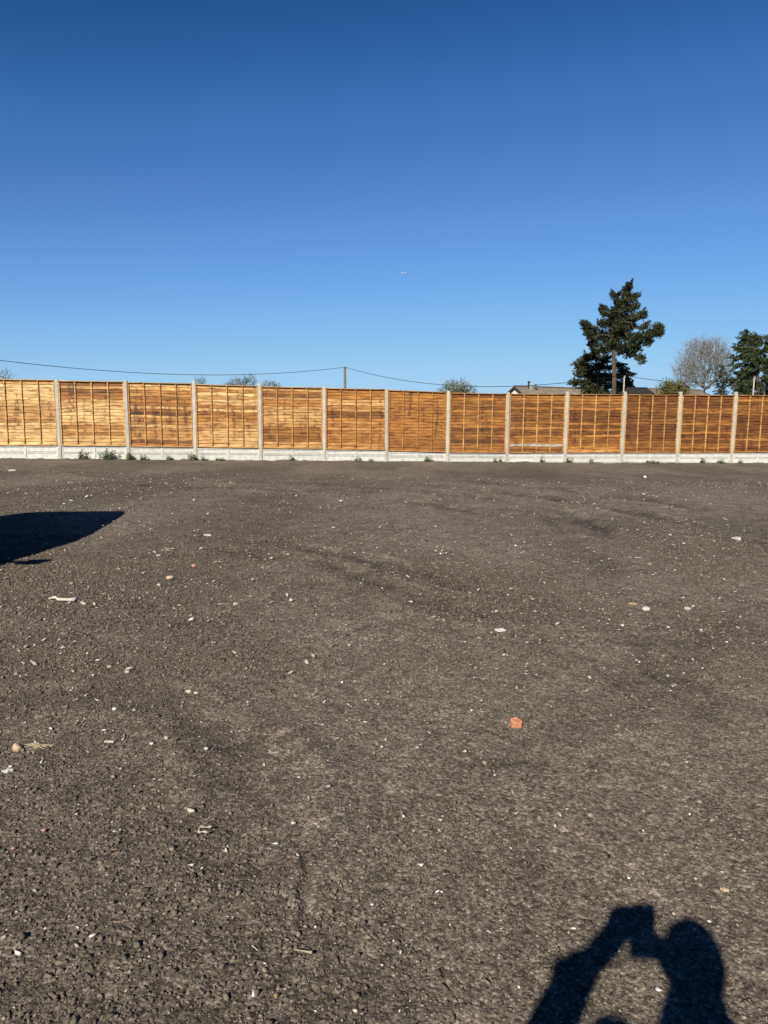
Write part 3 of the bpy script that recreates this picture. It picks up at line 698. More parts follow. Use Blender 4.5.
# ------------------------------------------------------------------ trees, bushes
def grow(base, pts, alpha=.25, r0=.12, rt=.006, trunk=None, k3=4, pexp=2.4):
    nodes = [np.array(base, float)]; par = [-1]; plen = [0.]
    if trunk is not None:
        for q in trunk: nodes.append(np.array(q, float)); plen.append(plen[-1] + np.linalg.norm(nodes[-1] - nodes[-2])); par.append(len(nodes) - 2)
    start = nodes[-1]; o = np.argsort(np.linalg.norm(pts - start, axis=1))
    arr = np.zeros((len(nodes) + len(pts) * 2, 3)); pl = np.zeros(len(arr)); arr[:len(nodes)] = nodes; pl[:len(nodes)] = plen; n = len(nodes)
    for i in o:
        p = pts[i]; d = np.linalg.norm(arr[:n] - p, axis=1); c = d + alpha * pl[:n]
        if trunk is not None: c[:max(1, len(trunk) // 2)] += 5
        j = int(np.argmin(c)); 
        mid = (arr[j] + p) / 2 + rng.normal(0, .04, 3) * d[j] + np.array([0, 0, -.04 * d[j]])
        arr[n] = mid; pl[n] = pl[j] + d[j] / 2; par.append(j)
        arr[n + 1] = p; pl[n + 1] = pl[j] + d[j]; par.append(n); n += 2
    par = np.array(par); wgt = np.zeros(n); child = np.bincount(par[par >= 0], minlength=n)
    wgt[child == 0] = 1
    for i in range(n - 1, 0, -1): wgt[par[i]] += wgt[i]
    rad = np.maximum(rt, rt * wgt ** (1 / pexp)); rad *= 1.0
    s = r0 / rad[0] if rad[0] > r0 else 1
    rad = np.maximum(rt * .8, rad * (1 + (s - 1) * np.clip(wgt / wgt[0], 0, 1) ** .4))
    i = np.arange(1, n); a = arr[par[i]]; b = arr[i]; ra = np.minimum(rad[par[i]], rad[i] * 1.6); rb = rad[i]
    return prisms(a, b, ra, rb, k3) + (arr[:n],)
def prisms(a, b, ra, rb, k=4):
    d = b - a; L = np.linalg.norm(d, axis=1)[:, None] + 1e-9; d = d / L; a = a - d * ra[:, None] * .3
    h = np.where(np.abs(d[:, 2:3]) > .9, np.array([[1., 0, 0]]), np.array([[0, 0, 1.]]))
    u = np.cross(d, h); u /= np.linalg.norm(u, axis=1)[:, None]; w_ = np.cross(d, u)
    V = []
    for q, r in ((a, ra), (b, rb)):
        for j in range(k):
            an = 2 * PI * j / k; V.append(q + (u * math.cos(an) + w_ * math.sin(an)) * r[:, None])
    V = np.stack(V, 1); n = len(a); base = (np.arange(n) * 2 * k)[:, None]
    F_ = np.concatenate([base + np.array([[j, (j + 1) % k, k + (j + 1) % k, k + j]]) for j in range(k)], 0)
    return V.reshape(-1, 3), F_
def leaves(cent, le, wd, cols, up=.0, jit=.25, dirs=None):
    n = len(cent); d = rng.normal(size=(n, 3)) if dirs is None else dirs + rng.normal(0, .55, (n, 3)); d[:, 2] += up; d /= np.linalg.norm(d, axis=1)[:, None]
    h = rng.normal(size=(n, 3)); s = np.cross(d, h); s /= np.linalg.norm(s, axis=1)[:, None]
    l = (le * rng.uniform(.6, 1.4, n))[:, None]; w_ = (wd * rng.uniform(.6, 1.4, n))[:, None]
    V = np.stack([cent - d * l / 2, cent + s * w_ / 2, cent + d * l / 2, cent - s * w_ / 2], 1).reshape(-1, 3)
    F_ = np.arange(n * 4).reshape(n, 4)
    c = np.asarray(cols)[rng.integers(0, len(cols), n)] * rng.uniform(1 - jit, 1 + jit, (n, 1))
    return V, F_, np.repeat(c, 4, axis=0)
def zc(zx, zy, Y): return at(568 + zx / 3.84, 260 + zy / 3.84, Y)
def clumps(lst, Y, dens, depth=.8, hollow=.5, sub=9, axis=np.zeros(3), lift=.6, ln=1.0):
    out = []; dr = []; pxm = Y / FPX / 3.84
    for (cx, cy, rx, ry) in lst:
        c = np.array(zc(cx, cy, Y)); R_ = np.array([rx, rx * depth, ry]) * pxm
        c = c + np.array([0, rng.uniform(-.4, .4) * R_[1] * 2, 0])
        # each clump is itself a spray of smaller tufts
        ns = max(3, int(sub * (rx * ry) / 900.))
        for s in range(ns):
            q = rng.normal(size=3); q /= np.linalg.norm(q); q = q * rng.uniform(.35, 1.0) ** .6
            sc = c + q * R_ * .8
            o_ = sc - axis; o_[2] = 0; o_ /= np.linalg.norm(o_) + .3
            ax = o_ * .8 + np.array([0, 0, lift]) + rng.normal(0, .38, 3); ax /= np.linalg.norm(ax)
            L_ = rng.uniform(.35, .85) * ln; m_ = int(dens * 3.2 * L_)
            t_ = rng.uniform(0, 1, (m_, 1)); g_ = rng.normal(size=(m_, 3)); g_ /= np.linalg.norm(g_, axis=1)[:, None]
            out.append(sc + ax * (t_ - .35) * L_ + g_ * (.16 - .10 * t_)); dr.append(g_ * .6 + ax * .9)
    return np.concatenate(out), np.concatenate(dr)
def centers(lst, Y, k=4, depth=.8):
    o = []; pxm = Y / FPX / 3.84
    for (cx, cy, rx, ry) in lst:
        c = np.array(zc(cx, cy, Y))
        for _ in range(k): o.append(c + rng.uniform(-.75, .75, 3) * np.array([rx, rx * depth, ry]) * pxm)
    return np.array(o)
def barkcol(n, c): return np.array(c)[None] * rng.uniform(.8, 1.2, (n, 1))

# tall pine
YP = 60.
pine_l = [(148, 350, 26, 12), (205, 352, 26, 12), (300, 248, 14, 12), (285, 262, 16, 12), (185, 235, 30, 20), (185, 270, 34, 20), (180, 310, 36, 18), (208, 180, 24, 16), (230, 100, 14, 18), (226, 122, 20, 16), (178, 140, 24, 14), (240, 148, 36, 18), (200, 165, 34, 14), (262, 135, 16, 10), (143, 192, 26, 18), (195, 195, 34, 18), (240, 185, 34, 18), (262, 182, 12, 8),
          (150, 215, 26, 10), (210, 220, 46, 20), (280, 208, 22, 18), (250, 225, 26, 14), (62, 250, 18, 18), (95, 268, 30, 22), (140, 250, 36, 18), (190, 250, 40, 22), (235, 258, 36, 22),
          (80, 290, 22, 16), (130, 292, 42, 22), (190, 292, 46, 24), (250, 300, 44, 20), (300, 292, 26, 18), (335, 262, 22, 20), (350, 278, 16, 20), (325, 285, 26, 16), (305, 315, 26, 14),
          (110, 325, 34, 14), (160, 325, 36, 16), (215, 335, 46, 16), (265, 338, 30, 14), (240, 362, 24, 12), (275, 378, 20, 14), (285, 392, 10, 6), (150, 345, 26, 10), (255, 320, 28, 12)]
tb = zc(178, 520, YP); tb.z = -.1
pine = empty('pine_tree', tb, 'tall dark pine with an irregular open crown and bare lower trunk standing behind the fence', 'tree')
L0 = np.array(tb)
tk = [np.array(zc(a, b, YP)) for a, b in ((178, 450), (176, 400), (175, 350), (180, 300), (188, 250), (198, 205), (212, 165), (224, 130), (230, 100))]
V, F_, _n = grow(L0, centers(pine_l, YP, 4), .15, .24, .022, trunk=tk, k3=5)
mb = MB(); mb.tube([L0] + tk, [.20, .16, .155, .15, .14, .12, .10, .07, .05, .02], 10); nv = len(V)
V = np.concatenate([V, np.array([tuple(p) for p in mb.v])]); 
F_ = [tuple(q) for q in F_] + [tuple(i + nv for i in q) for q in mb.f]
mk('trunk', V - L0, F_, M_bark, pine, col=barkcol(len(V), (.12, .095, .075)))
pc, pd = clumps(pine_l, YP, 26, .8, .4, 40, axis=L0, lift=.6, ln=.85)
V, F_, cl = leaves(pc, .24, .055, [(.028, .036, .012), (.042, .050, .016), (.020, .027, .010), (.064, .066, .022)], dirs=pd * 1.2, up=.15)
mk('crown', V - L0, F_, M_leaf, pine, col=cl)

# broad conifer beside the pine's trunk, reaching almost to the ground
cyl = [(105, 352, 26, 14), (90, 372, 40, 16), (60, 385, 28, 12), (130, 380, 34, 18), (45, 405, 18, 10), (85, 410, 50, 20), (140, 410, 40, 18), (60, 425, 36, 12), (110, 440, 60, 22), (40, 440, 16, 8),
       (150, 450, 50, 20), (195, 405, 22, 12), (205, 425, 26, 12), (215, 445, 30, 12), (240, 438, 14, 5), (60, 465, 40, 14), (110, 475, 55, 20), (30, 470, 10, 5), (170, 480, 50, 18), (215, 470, 30, 14), (225, 490, 30, 12), (75, 490, 30, 14),
       (120, 505, 60, 16), (190, 508, 60, 14), (130, 540, 70, 24), (200, 545, 60, 24), (130, 580, 74, 24), (200, 585, 60, 24)]
def conifer(name, lst, Y, trunkpx, label, cols, dens=24, le=.24, wd=.06, cat='tree', hang=-.3, sub=32):
    b_ = zc(trunkpx[0][0], trunkpx[0][1], Y); b_.z = -.1; e = empty(name, b_, label, cat); B_ = np.array(b_)
    tk_ = [np.array(zc(a, q, Y)) for a, q in trunkpx[1:]]
    V, F_, _n = grow(B_, centers(lst, Y, 3), .1, .16, .02, trunk=tk_, k3=4)
    mk('trunk', V - B_, F_, M_bark, e, col=barkcol(len(V), (.12, .09, .065)))
    pc, pd = clumps(lst, Y, dens, .8, .35, sub, axis=B_, lift=-.05, ln=1.15); d = pc - np.array([B_[0], B_[1], 0])[None]; d[:, 2] = 0; d /= np.linalg.norm(d, axis=1)[:, None] + .1
    V, F_, cl = leaves(pc, le, wd, cols, up=hang, dirs=pd * .8 + d)
    mk('crown', V - B_, F_, M_leaf, e, col=cl); return e
conifer('conifer', cyl, 64., [(120, 600), (120, 540), (118, 480), (112, 430), (108, 390), (105, 352)],
        'broad dark drooping conifer crowded around the foot of the tall pine', [(.036, .044, .016), (.052, .060, .021), (.070, .076, .028)])
rc = [(678, 278, 4, 6), (681, 292, 7, 7), (705, 286, 4, 6), (708, 298, 9, 7), (735, 296, 6, 6), (728, 306, 10, 6), (762, 300, 5, 6), (680, 300, 12, 12), (700, 315, 26, 12), (665, 325, 16, 8), (740, 320, 22, 12), (645, 345, 14, 8), (690, 345, 34, 16), (750, 350, 34, 16), (650, 375, 20, 10), (700, 375, 38, 18), (760, 385, 40, 18),
      (790, 340, 30, 20), (790, 300, 14, 14), (770, 318, 16, 10), (655, 405, 18, 10), (700, 410, 40, 18), (770, 420, 40, 20), (660, 435, 24, 12), (710, 445, 46, 20), (780, 460, 50, 22), (640, 460, 18, 8), (670, 470, 36, 14), (720, 480, 50, 20), (790, 500, 50, 22),
      (650, 495, 30, 12), (690, 510, 50, 18), (750, 530, 70, 24), (830, 400, 36, 40), (840, 470, 40, 40), (820, 350, 26, 30), (700, 560, 60, 24), (800, 570, 70, 28)]
conifer('conifer', rc, 55., [(735, 610), (735, 540), (730, 470), (725, 400), (715, 340), (705, 290)],
        'dark green conifer with ragged layered branches at the right edge of the photo', [(.034, .050, .016), (.050, .068, .021), (.074, .088, .027)], dens=18)
sc_ = [(590, 410, 12, 8), (600, 425, 18, 10), (580, 440, 16, 8), (610, 450, 22, 12), (585, 465, 24, 10), (600, 485, 34, 14), (620, 470, 20, 12), (590, 510, 40, 14), (600, 540, 44, 24)]
conifer('conifer', sc_, 63., [(600, 600), (600, 520), (598, 460), (592, 412)], 'small thin dark conifer between the bare tree and the right edge conifer', [(.036, .042, .020), (.052, .055, .026)], dens=8)

def twiggy(name, blobs, Y, basepx, label, npts, bark, r0, rt, leafcol=None, nleaf=0, trunk=None, le=.1, cat='tree', alpha=.3):
    b_ = zc(basepx[0], basepx[1], Y); b_.z = -.15; B_ = np.array(b_); pxm = Y / FPX / 3.84; P_ = []
    tot = sum(r[2] * r[3] for r in blobs)
    for cx, cy, rx, ry in blobs:
        n = int(npts * rx * ry / tot); q = rng.normal(size=(n, 3)); q /= np.linalg.norm(q, axis=1)[:, None]
        q *= (rng.uniform(.05, 1, (n, 1)) ** (1 / 2.4)); q *= 1 + rng.normal(0, .05, (n, 1))
        P_.append(np.array(zc(cx, cy, Y)) + q * np.array([rx, rx * .85, ry]) * pxm)
    P_ = np.concatenate(P_)
    tk_ = [np.array(zc(a, q, Y)) for a, q in trunk] if trunk else [B_ + np.array([0, 0, .5 * i]) for i in range(1, 3)]
    e = empty(name, b_, label, cat)
    V, F_, nd = grow(B_, P_, alpha, r0, rt, trunk=tk_, k3=3)
    mk('trunk', V - B_, F_, M_bark, e, col=barkcol(len(V), bark))
    # fine outer twigs and buds make the crown
    if nleaf:
        i = rng.integers(0, len(P_), nleaf); c = P_[i] + rng.normal(0, .14, (nleaf, 3))
        V, F_, cl = leaves(c, le, le * .5, leafcol); 
    else:
        n2 = int(npts * 1.3); i = rng.integers(0, len(P_), n2); a = P_[i]; out = a - (B_ + np.array([0, 0, 2.5])); out /= np.linalg.norm(out, axis=1)[:, None]
        b2 = a + (out * .6 + rng.normal(0, .45, (n2, 3)) + np.array([0, 0, .25])) * rng.uniform(.2, .5, (n2, 1))
        V, F_ = prisms(a, b2, np.full(n2, rt * .75), np.full(n2, rt * .35), 3); cl = barkcol(len(V), np.array(bark) * 1.05)
    mk('crown', V - B_, F_, M_leaf if nleaf else M_bark, e, col=cl); return e
twiggy('bare_tree', [(515, 400, 112, 98), (560, 350, 62, 50), (460, 430, 60, 60), (590, 400, 45, 60), (500, 340, 50, 40)], 68., (518, 560), 'leafless tree with a rounded crown of pale grey twigs left of the right edge conifer',
       3600, (.34, .31, .275), .13, .0110, trunk=[(518, 530), (519, 505), (520, 490)], alpha=.35)
twiggy('bush', [(375, 480, 24, 14), (410, 485, 34, 18), (440, 492, 24, 16), (400, 510, 60, 22), (400, 550, 70, 30)], 50., (400, 600), 'yellow green bush showing above the fence left of the bare tree', 500, (.16, .13, .08), .06, .012,
       [(.17, .15, .03), (.12, .115, .03), (.06, .07, .025), (.22, .18, .04)], 6000, le=.12, cat='bush')
def Z2(px, py): return ((px - 568) * 3.84, (py - 260) * 3.84)
def blobpx(l): return [(*Z2(a, b), c * 3.84, d * 3.84) for a, b, c, d in l]
twiggy('small_tree', blobpx([(457, 387, 15, 9), (450, 392, 13, 8), (466, 392, 12, 8), (458, 400, 12, 8)]), 75., Z2(457, 405), 'small round grey green tree top showing above the fence right of the telegraph pole', 900, (.20, .17, .11), .12, .013,
       [(.19, .19, .09), (.14, .15, .07), (.25, .22, .13)], 3800, le=.13, trunk=[Z2(457, 402)])
twiggy('small_tree', blobpx([(238, 382, 13, 5), (250, 380, 8, 6), (232, 386, 10, 5), (245, 392, 22, 8)]), 75., Z2(244, 405), 'low bushy tree top above the fence, wider one of two close together on the left', 800, (.19, .16, .12), .1, .013,
       [(.10, .12, .05), (.15, .15, .07)], 1700, le=.12)
twiggy('small_tree', blobpx([(270, 384, 9, 4), (277, 386, 5, 3), (270, 392, 12, 8)]), 78., Z2(270, 405), 'low bushy tree top above the fence, smaller one of two close together on the left', 420, (.19, .16, .12), .1, .013,
       [(.10, .12, .05), (.15, .15, .07)], 900, le=.12)
twiggy('small_tree', blobpx([(201, 381, 6, 3.5), (201, 388, 8, 6)]), 78., Z2(201, 402), 'tiny twig top barely showing above the fence near the third post', 160, (.2, .17, .13), .08, .012, None, 0)
twiggy('small_tree', blobpx([(3, 374, 13, 6), (-8, 380, 16, 8), (4, 384, 14, 6)]), 60., Z2(0, 402), 'twiggy bare tree top showing above the fence at the left edge', 420, (.2, .16, .13), .1, .013, [(.12, .12, .06)], 260, le=.1)

# ------------------------------------------------------------------ telegraph poles and wire
def pole(px, ytop, Y, r, label, c=(.20, .17, .14)):
    t_ = at(px, ytop, Y); m = MB(); zt = t_.z
    e = empty('telegraph_pole', (t_.x, t_.y, -.2), label, 'pole', 'telegraph poles beyond the fence')
    m.tube([(0, 0, 0), (0, 0, zt * .5), (0, 0, zt + .2)], [r * 1.15, r * 1.05, r], 12, c); m.build('shaft', M_bark, e, sm=True)
    m = MB(); m.tube([(0, -.02, zt + .04), (0, -.16, zt + .04)], .02, 6); m.tube([(0, -.16, zt - .02), (0, -.16, zt + .14)], [.03, .045], 8); m.build('insulator', M_metal, e)
    return Vector((t_.x, t_.y - .16, zt - .02))
t1 = pole(345, 367, 80., .13, 'dark wooden telegraph pole rising above the middle of the fence, wires meeting at its top')
t2 = pole(624.5, 375, 54., .042, 'thin pale pole top in front of the broad conifer', (.55, .51, .44))
t3 = pole(754.5, 376, 50., .042, 'thin pale pole top in front of the right edge conifer', (.55, .51, .44))
t0 = pole(-60, 352, 52., .13, 'telegraph pole just beyond the left edge of the photo carrying the long wire')
def wire(a, b, sag, r, label):
    pts = []
    for i in range(41):
        t = i / 40; p = a.lerp(b, t); p.z -= sag * 4 * t * (1 - t); pts.append(p)
    m = MB(); m.tube([p - a for p in pts], r, 5, (.03, .03, .035)); o = m.build('overhead_wire', M_rubber, loc=a)
    tag(o, label, 'wire', 'overhead wires strung between the telegraph poles')
wire(t0, t1, 1.15, .022, 'long sagging black overhead wire left of the middle telegraph pole')
wire(t1, t2, 1.35, .022, 'sagging black overhead wire running right from the middle telegraph pole')
wire(t2, t3, .45, .018, 'short thin overhead wire crossing the gap between pine and bare tree')

# ------------------------------------------------------------------ low buildings behind the fence
def building(name, px0, px1, yr0, yr1, Y0, Y1, halfw, drop, col, label, wallm=M_render, hip=0.0, chimney=None):
    A = at(px0, yr0, Y0); B = at(px1, yr1, Y1); A.z = B.z = (A.z + B.z) / 2 if abs(A.z - B.z) < 1.5 else A.z
    d = Vector((B.x - A.x, B.y - A.y, 0)); L = d.length; rz = math.atan2(d.y, d.x); zr = A.z + .2; ze = zr - drop
    e = empty(name, (A.x, A.y, -.2), label, 'building', rz=rz)
    m = MB(); wv_ = [(0.12, -halfw + .2, 0), (L - .12, -halfw + .2, 0), (L - .12, halfw - .2, 0), (.12, halfw - .2, 0)]
    zz_ = ze + .05
    v = wv_ + [(a, b, zz_) for a, b, _ in wv_] + [(.12, 0, zr - .06), (L - .12, 0, zr - .06)]
    m.add(v, [(0, 1, 5, 4), (2, 3, 7, 6), (3, 0, 4, 8, 7), (1, 2, 6, 9, 5)]); m.build('wall', wallm, e)
    m = MB(); t_ = .09; ov = .18
    nseg = max(8, int(L / .35)); rows = 9
    for sg in (-1, 1):
        yo = halfw + ov; zo = zr - drop * yo / halfw
        v = []; f = []; cc = []
        for j in range(rows + 1):
            for i_ in range(nseg + 1):
                u = j / rows; v.append((-ov * .6 + (L + ov * 1.2) * i_ / nseg, sg * yo * u, zr + (zo - zr) * u + .012 * ((i_ % 2) - .5)))
                cc.append(np.array(col) * random.uniform(.78, 1.2))
        n0 = len(m.v); m.v += v; m.c += [tuple(c) for c in cc]
        for j in range(rows):
            for i_ in range(nseg):
                a = j * (nseg + 1) + i_; m.f.append(tuple(n0 + q for q in ((a, a + 1, a + nseg + 2, a + nseg + 1) if sg > 0 else (a, a + nseg + 1, a + nseg + 2, a + 1))))
        for xe in (-ov * .6, L + ov * .6):
            m.add([(xe - .02, 0, zr + .03), (xe + .02, 0, zr + .03), (xe + .02, 0, zr - .16), (xe - .02, 0, zr - .16), (xe - .02, sg * yo, zo + .03), (xe + .02, sg * yo, zo + .03), (xe + .02, sg * yo, zo - .16), (xe - .02, sg * yo, zo - .16)],
                  [(0, 4, 5, 1), (1, 5, 6, 2), (2, 6, 7, 3), (3, 7, 4, 0), (4, 7, 6, 5)], (.05, .045, .04))
    m.tube([(-.1, 0, zr + .02), (L + .1, 0, zr + .02)], .09, 6, tuple(np.array(col) * .8))
    m.build('roof', M_roof, e)
    m = MB(); m.box(1.2, 2.4, -halfw + .14, -halfw + .198, 1.0, 2.0, .0); m.build('window', M_glass, e)
    return e, zr
h1, zr = building('bungalow', 515, 600, 386.3, 389.3, 70., 78., 1.25, .85, (.30, .25, .20), 'low bungalow with a white gable end and grey brown tiled roof behind the fence')
m = MB(); m.box(1.75, 2.05, -.42, -.12, zr - .5, zr + .12, .01, (.5, .48, .45)); ch = m.build('chimney', M_conc, h1)
m = MB(); m.tube([(1.62, -.25, zr - .4), (1.62, -.25, zr + .38)], .08, 10, (.06, .055, .05)); m.tube([(1.62, -.25, zr + .38), (1.62, -.25, zr + .42), (1.62, -.25, zr + .56)], [.17, .17, .03], 10, (.06, .055, .05)); m.build('flue_cowl', M_conc, h1)
m = MB(); m.tube([(2.35, -.4, zr - .45), (2.35, -.42, zr + .1)], .03, 6, (.3, .3, .3)); m.tube([(2.35, -.42, zr + .08), (2.35, -.5, zr + .10)], [.03, .2], 12, (.6, .6, .6)); m.build('aerial_dish', M_metal, h1)
building('outbuilding', 628, 646, 388.2, 388.8, 60., 60.5, 1.6, .7, (.035, .033, .032), 'low shed with a dark flat-looking roof right of the broad conifer')
building('outbuilding', 643, 700, 388.6, 390.5, 74., 78., 2.2, .9, (.26, .2, .16), 'low building with a brownish tiled roof behind the yellow green bush')

# ------------------------------------------------------------------ aeroplane
D = 6000.; pp = at(403.3, 273, D); M_white = mat_attr('white_aircraft_paint', (.85, .86, .88), .35, .5, .5, (.98, 1.02))
ap = empty('aeroplane', pp, 'tiny distant aeroplane in the clear blue sky above the fence middle', 'aeroplane')
m = MB(); m.tube([(-19, 0, 0), (-17, 0, 0), (-12, 0, 0), (10, 0, 0), (16, 0, .6), (19, 0, 1.2)], [.4, 1.4, 2.0, 2.0, 1.2, .4], 12); m.build('fuselage', M_white, ap, sm=True)
m = MB()
for s in (-1, 1): m.add([(-4, s * 1.5, -.6), (3, s * 1.5, -.6), (8, s * 17, .9), (6, s * 17, .9), (-4, s * 1.5, -.2), (3, s * 1.5, -.2), (8, s * 17, 1.1), (6, s * 17, 1.1)], [(0, 3, 2, 1), (4, 5, 6, 7), (0, 1, 5, 4), (1, 2, 6, 5), (2, 3, 7, 6), (3, 0, 4, 7)])
m.build('wings', M_white, ap)
m = MB(); m.add([(14, -.15, 1), (18.5, -.15, 1), (20, -.15, 7), (18, -.15, 7), (14, .15, 1), (18.5, .15, 1), (20, .15, 7), (18, .15, 7)], [(0, 1, 2, 3), (7, 6, 5, 4), (0, 4, 5, 1), (1, 5, 6, 2), (2, 6, 7, 3), (3, 7, 4, 0)]); m.build('tail_fin', M_white, ap)
for s in (-1, 1):
    m = MB(); m.tube([(-4.5, s * 6, -1.5), (-1, s * 6, -1.5)], [1.1, .8], 10); m.build('engine', M_metal, ap)
ap.rotation_euler = (.0, 0, .1)

# ------------------------------------------------------------------ parked car (outside the frame on the left; its shadow falls into view)
CX, CY, CYAW = -5.30, 6.60, math.radians(7.5)
car = empty('parked_car', (CX, CY, 0), 'dark parked car beyond the left edge whose shadow falls on the yard', 'car', rz=CYAW)
# stations along y (front is -y): y, half width, sill z, waist z, shoulder half width
st = [(-2.15, .62, .42, .66, .58), (-2.05, .80, .30, .80, .74), (-1.7, .88, .24, .92, .80), (-1.2, .90, .22, 1.0, .82), (-.8, .91, .22, 1.05, .84), (0, .92, .22, 1.06, .86), (.9, .92, .22, 1.07, .86), (1.5, .91, .24, 1.08, .85), (1.82, .88, .28, 1.07, .82), (1.90, .80, .36, 1.0, .75)]
v = []; f = []
for (yy, hw, zs, zw, sh) in st:
    v += [(-hw * .9, yy, zs), (-hw, yy, zs + .15), (-hw, yy, (zs + zw) * .5 + .1), (-sh, yy, zw), (-sh * .5, yy, zw + .03), (0, yy, zw + .04), (sh * .5, yy, zw + .03), (sh, yy, zw), (hw, yy, (zs + zw) * .5 + .1), (hw, yy, zs + .15), (hw * .9, yy, zs)]
k = 11
for i in range(len(st) - 1):
    for j in range(k): f.append((i * k + j, i * k + (j + 1) % k, (i + 1) * k + (j + 1) % k, (i + 1) * k + j))
f += [tuple(range(k)), tuple(range((len(st) - 1) * k + k - 1, (len(st) - 1) * k - 1, -1))]
mk('body', v, f, M_paint, car, col=[(1, 1, 1)] * len(v), sm=False)
def cab(stn):
    v = []; f = []
    for (yy, hw, zb_, zt_, tw) in stn: v += [(-hw, yy, zb_), (-tw, yy, zt_ - .05), (-tw + .1, yy, zt_), (tw - .1, yy, zt_), (tw, yy, zt_ - .05), (hw, yy, zb_)]
    for i in range(len(stn) - 1):
        for j in range(6): f.append((i * 6 + j, i * 6 + (j + 1) % 6, i * 6 + 6 + (j + 1) % 6, i * 6 + 6 + j))
    f += [(0, 1, 2, 3, 4, 5), tuple((len(stn) - 1) * 6 + q for q in (5, 4, 3, 2, 1, 0))]; return v, f
v, f = cab([(-.95, .80, 1.0, 1.10, .78), (-.42, .83, 1.0, 1.66, .74), (-.1, .84, 1.0, 1.78, .73), (.8, .85, 1.0, 1.84, .74), (1.5, .84, 1.0, 1.84, .73), (1.84, .80, 1.0, 1.80, .71), (1.86, .78, 1.0, 1.2, .72)])
mk('cabin', v, f, M_paint, car, col=[(1, 1, 1)] * len(v))
for s in (-1, 1):
    m = MB()
    for y0, y1, t0_, t1_ in ((-.72, .12, -.36, .10), (.20, 1.0, .20, .98), (1.08, 1.62, 1.08, 1.5)):
        m.add([(s * .868, y0, 1.09), (s * .868, y1, 1.09), (s * .765, t1_, 1.60), (s * .765, t0_, 1.58)], [(0, 1, 2, 3) if s > 0 else (3, 2, 1, 0)])
    m.build('side_window', M_glass, car)
m = MB(); m.add([(-.72, -.93, 1.11), (.72, -.93, 1.11), (.66, -.44, 1.62), (-.66, -.44, 1.62)], [(0, 1, 2, 3)]); m.build('windscreen', M_glass, car)
m = MB(); m.add([(-.66, 1.90, 1.15), (.66, 1.90, 1.15), (.60, 1.875, 1.6), (-.60, 1.875, 1.6)], [(3, 2, 1, 0)]); m.build('rear_window', M_glass, car)
for s in (-1, 1):
    for yw in (-1.35, 1.25):
        m = MB(); pts = [(s * .72, yw, .33), (s * .74, yw, .33), (s * .90, yw, .33), (s * .925, yw, .33)]; m.tube(pts, [.30, .33, .33, .29], 28); wh = m.build('wheel', M_rubber, car, sm=False)
        m = MB(); m.tube([(s * .926, yw, .33), (s * .935, yw, .33)], [.21, .19], 24)
        for q in range(5):
            a = q * 2 * PI / 5; m.tube([(s * .938, yw, .33), (s * .938, yw + .18 * math.cos(a), .33 + .18 * math.sin(a))], .022, 6)
        m.build('rim', M_metal, wh)
    m = MB(); m.tube([(s * .82, -.84, 1.02), (s * .98, -.82, 1.02)], .03, 6); m.box(*(sorted((s * .96, s * 1.19))), -.90, -.78, .94, 1.10, .03); m.build('wing_mirror', M_paint, car)
    m = MB(); m.box(*sorted((s * .42, s * .76)), -2.14, -2.0, .62, .76, .02); m.build('headlight', M_lamp, car)
    m = MB(); m.box(*sorted((s * .55, s * .79)), 1.86, 1.915, .8, .98, .01); m.build('tail_light', M_red, car)

# ------------------------------------------------------------------ the photographer (behind the camera; the shadow of head, arms and phone falls into view)
def capsule_set(chains, heads, n=18):
    V = []; Fc = []
    def add(v, f): 
        o = len(V); V.extend(v); Fc.extend([tuple(i + o for i in q) for q in f])
    for ch in chains:
        # ch: list of (point, radius x, flatten)
        dense = []
        for (a, ra), (b, rb) in zip(ch[:-1], ch[1:]):
            a = Vector(a); b = Vector(b)
            for t in np.linspace(0, 1, 7)[:-1]: dense.append((a.lerp(b, t), ra + (rb - ra) * t))
        dense.append((Vector(ch[-1][0]), ch[-1][1]))
        a, ra = dense[0]; b, rb = dense[-1]
        d0 = (dense[1][0] - a).normalized(); d1 = (b - dense[-2][0]).normalized()
        pts = [a - d0 * ra * .95, a - d0 * ra * .7] + [p for p, _ in dense] + [b + d1 * rb * .7, b + d1 * rb * .95]
        rad = [ra * .3, ra * .7] + [r for _, r in dense] + [rb * .7, rb * .3]
        m_ = MB(); m_.tube(pts, rad, n); add(m_.v, m_.f)
    for c, r, rot in heads:
        v = IV2_3[0] * np.array(r); R_ = np.array(rot.to_matrix()); v = v @ R_.T + np.array(c); add([tuple(p) for p in v], [tuple(q) for q in IV2_3[1]])
    return V, Fc
IV2_3 = ico(3)
from mathutils import Euler
HC = Vector((.022, -.285, 1.602))
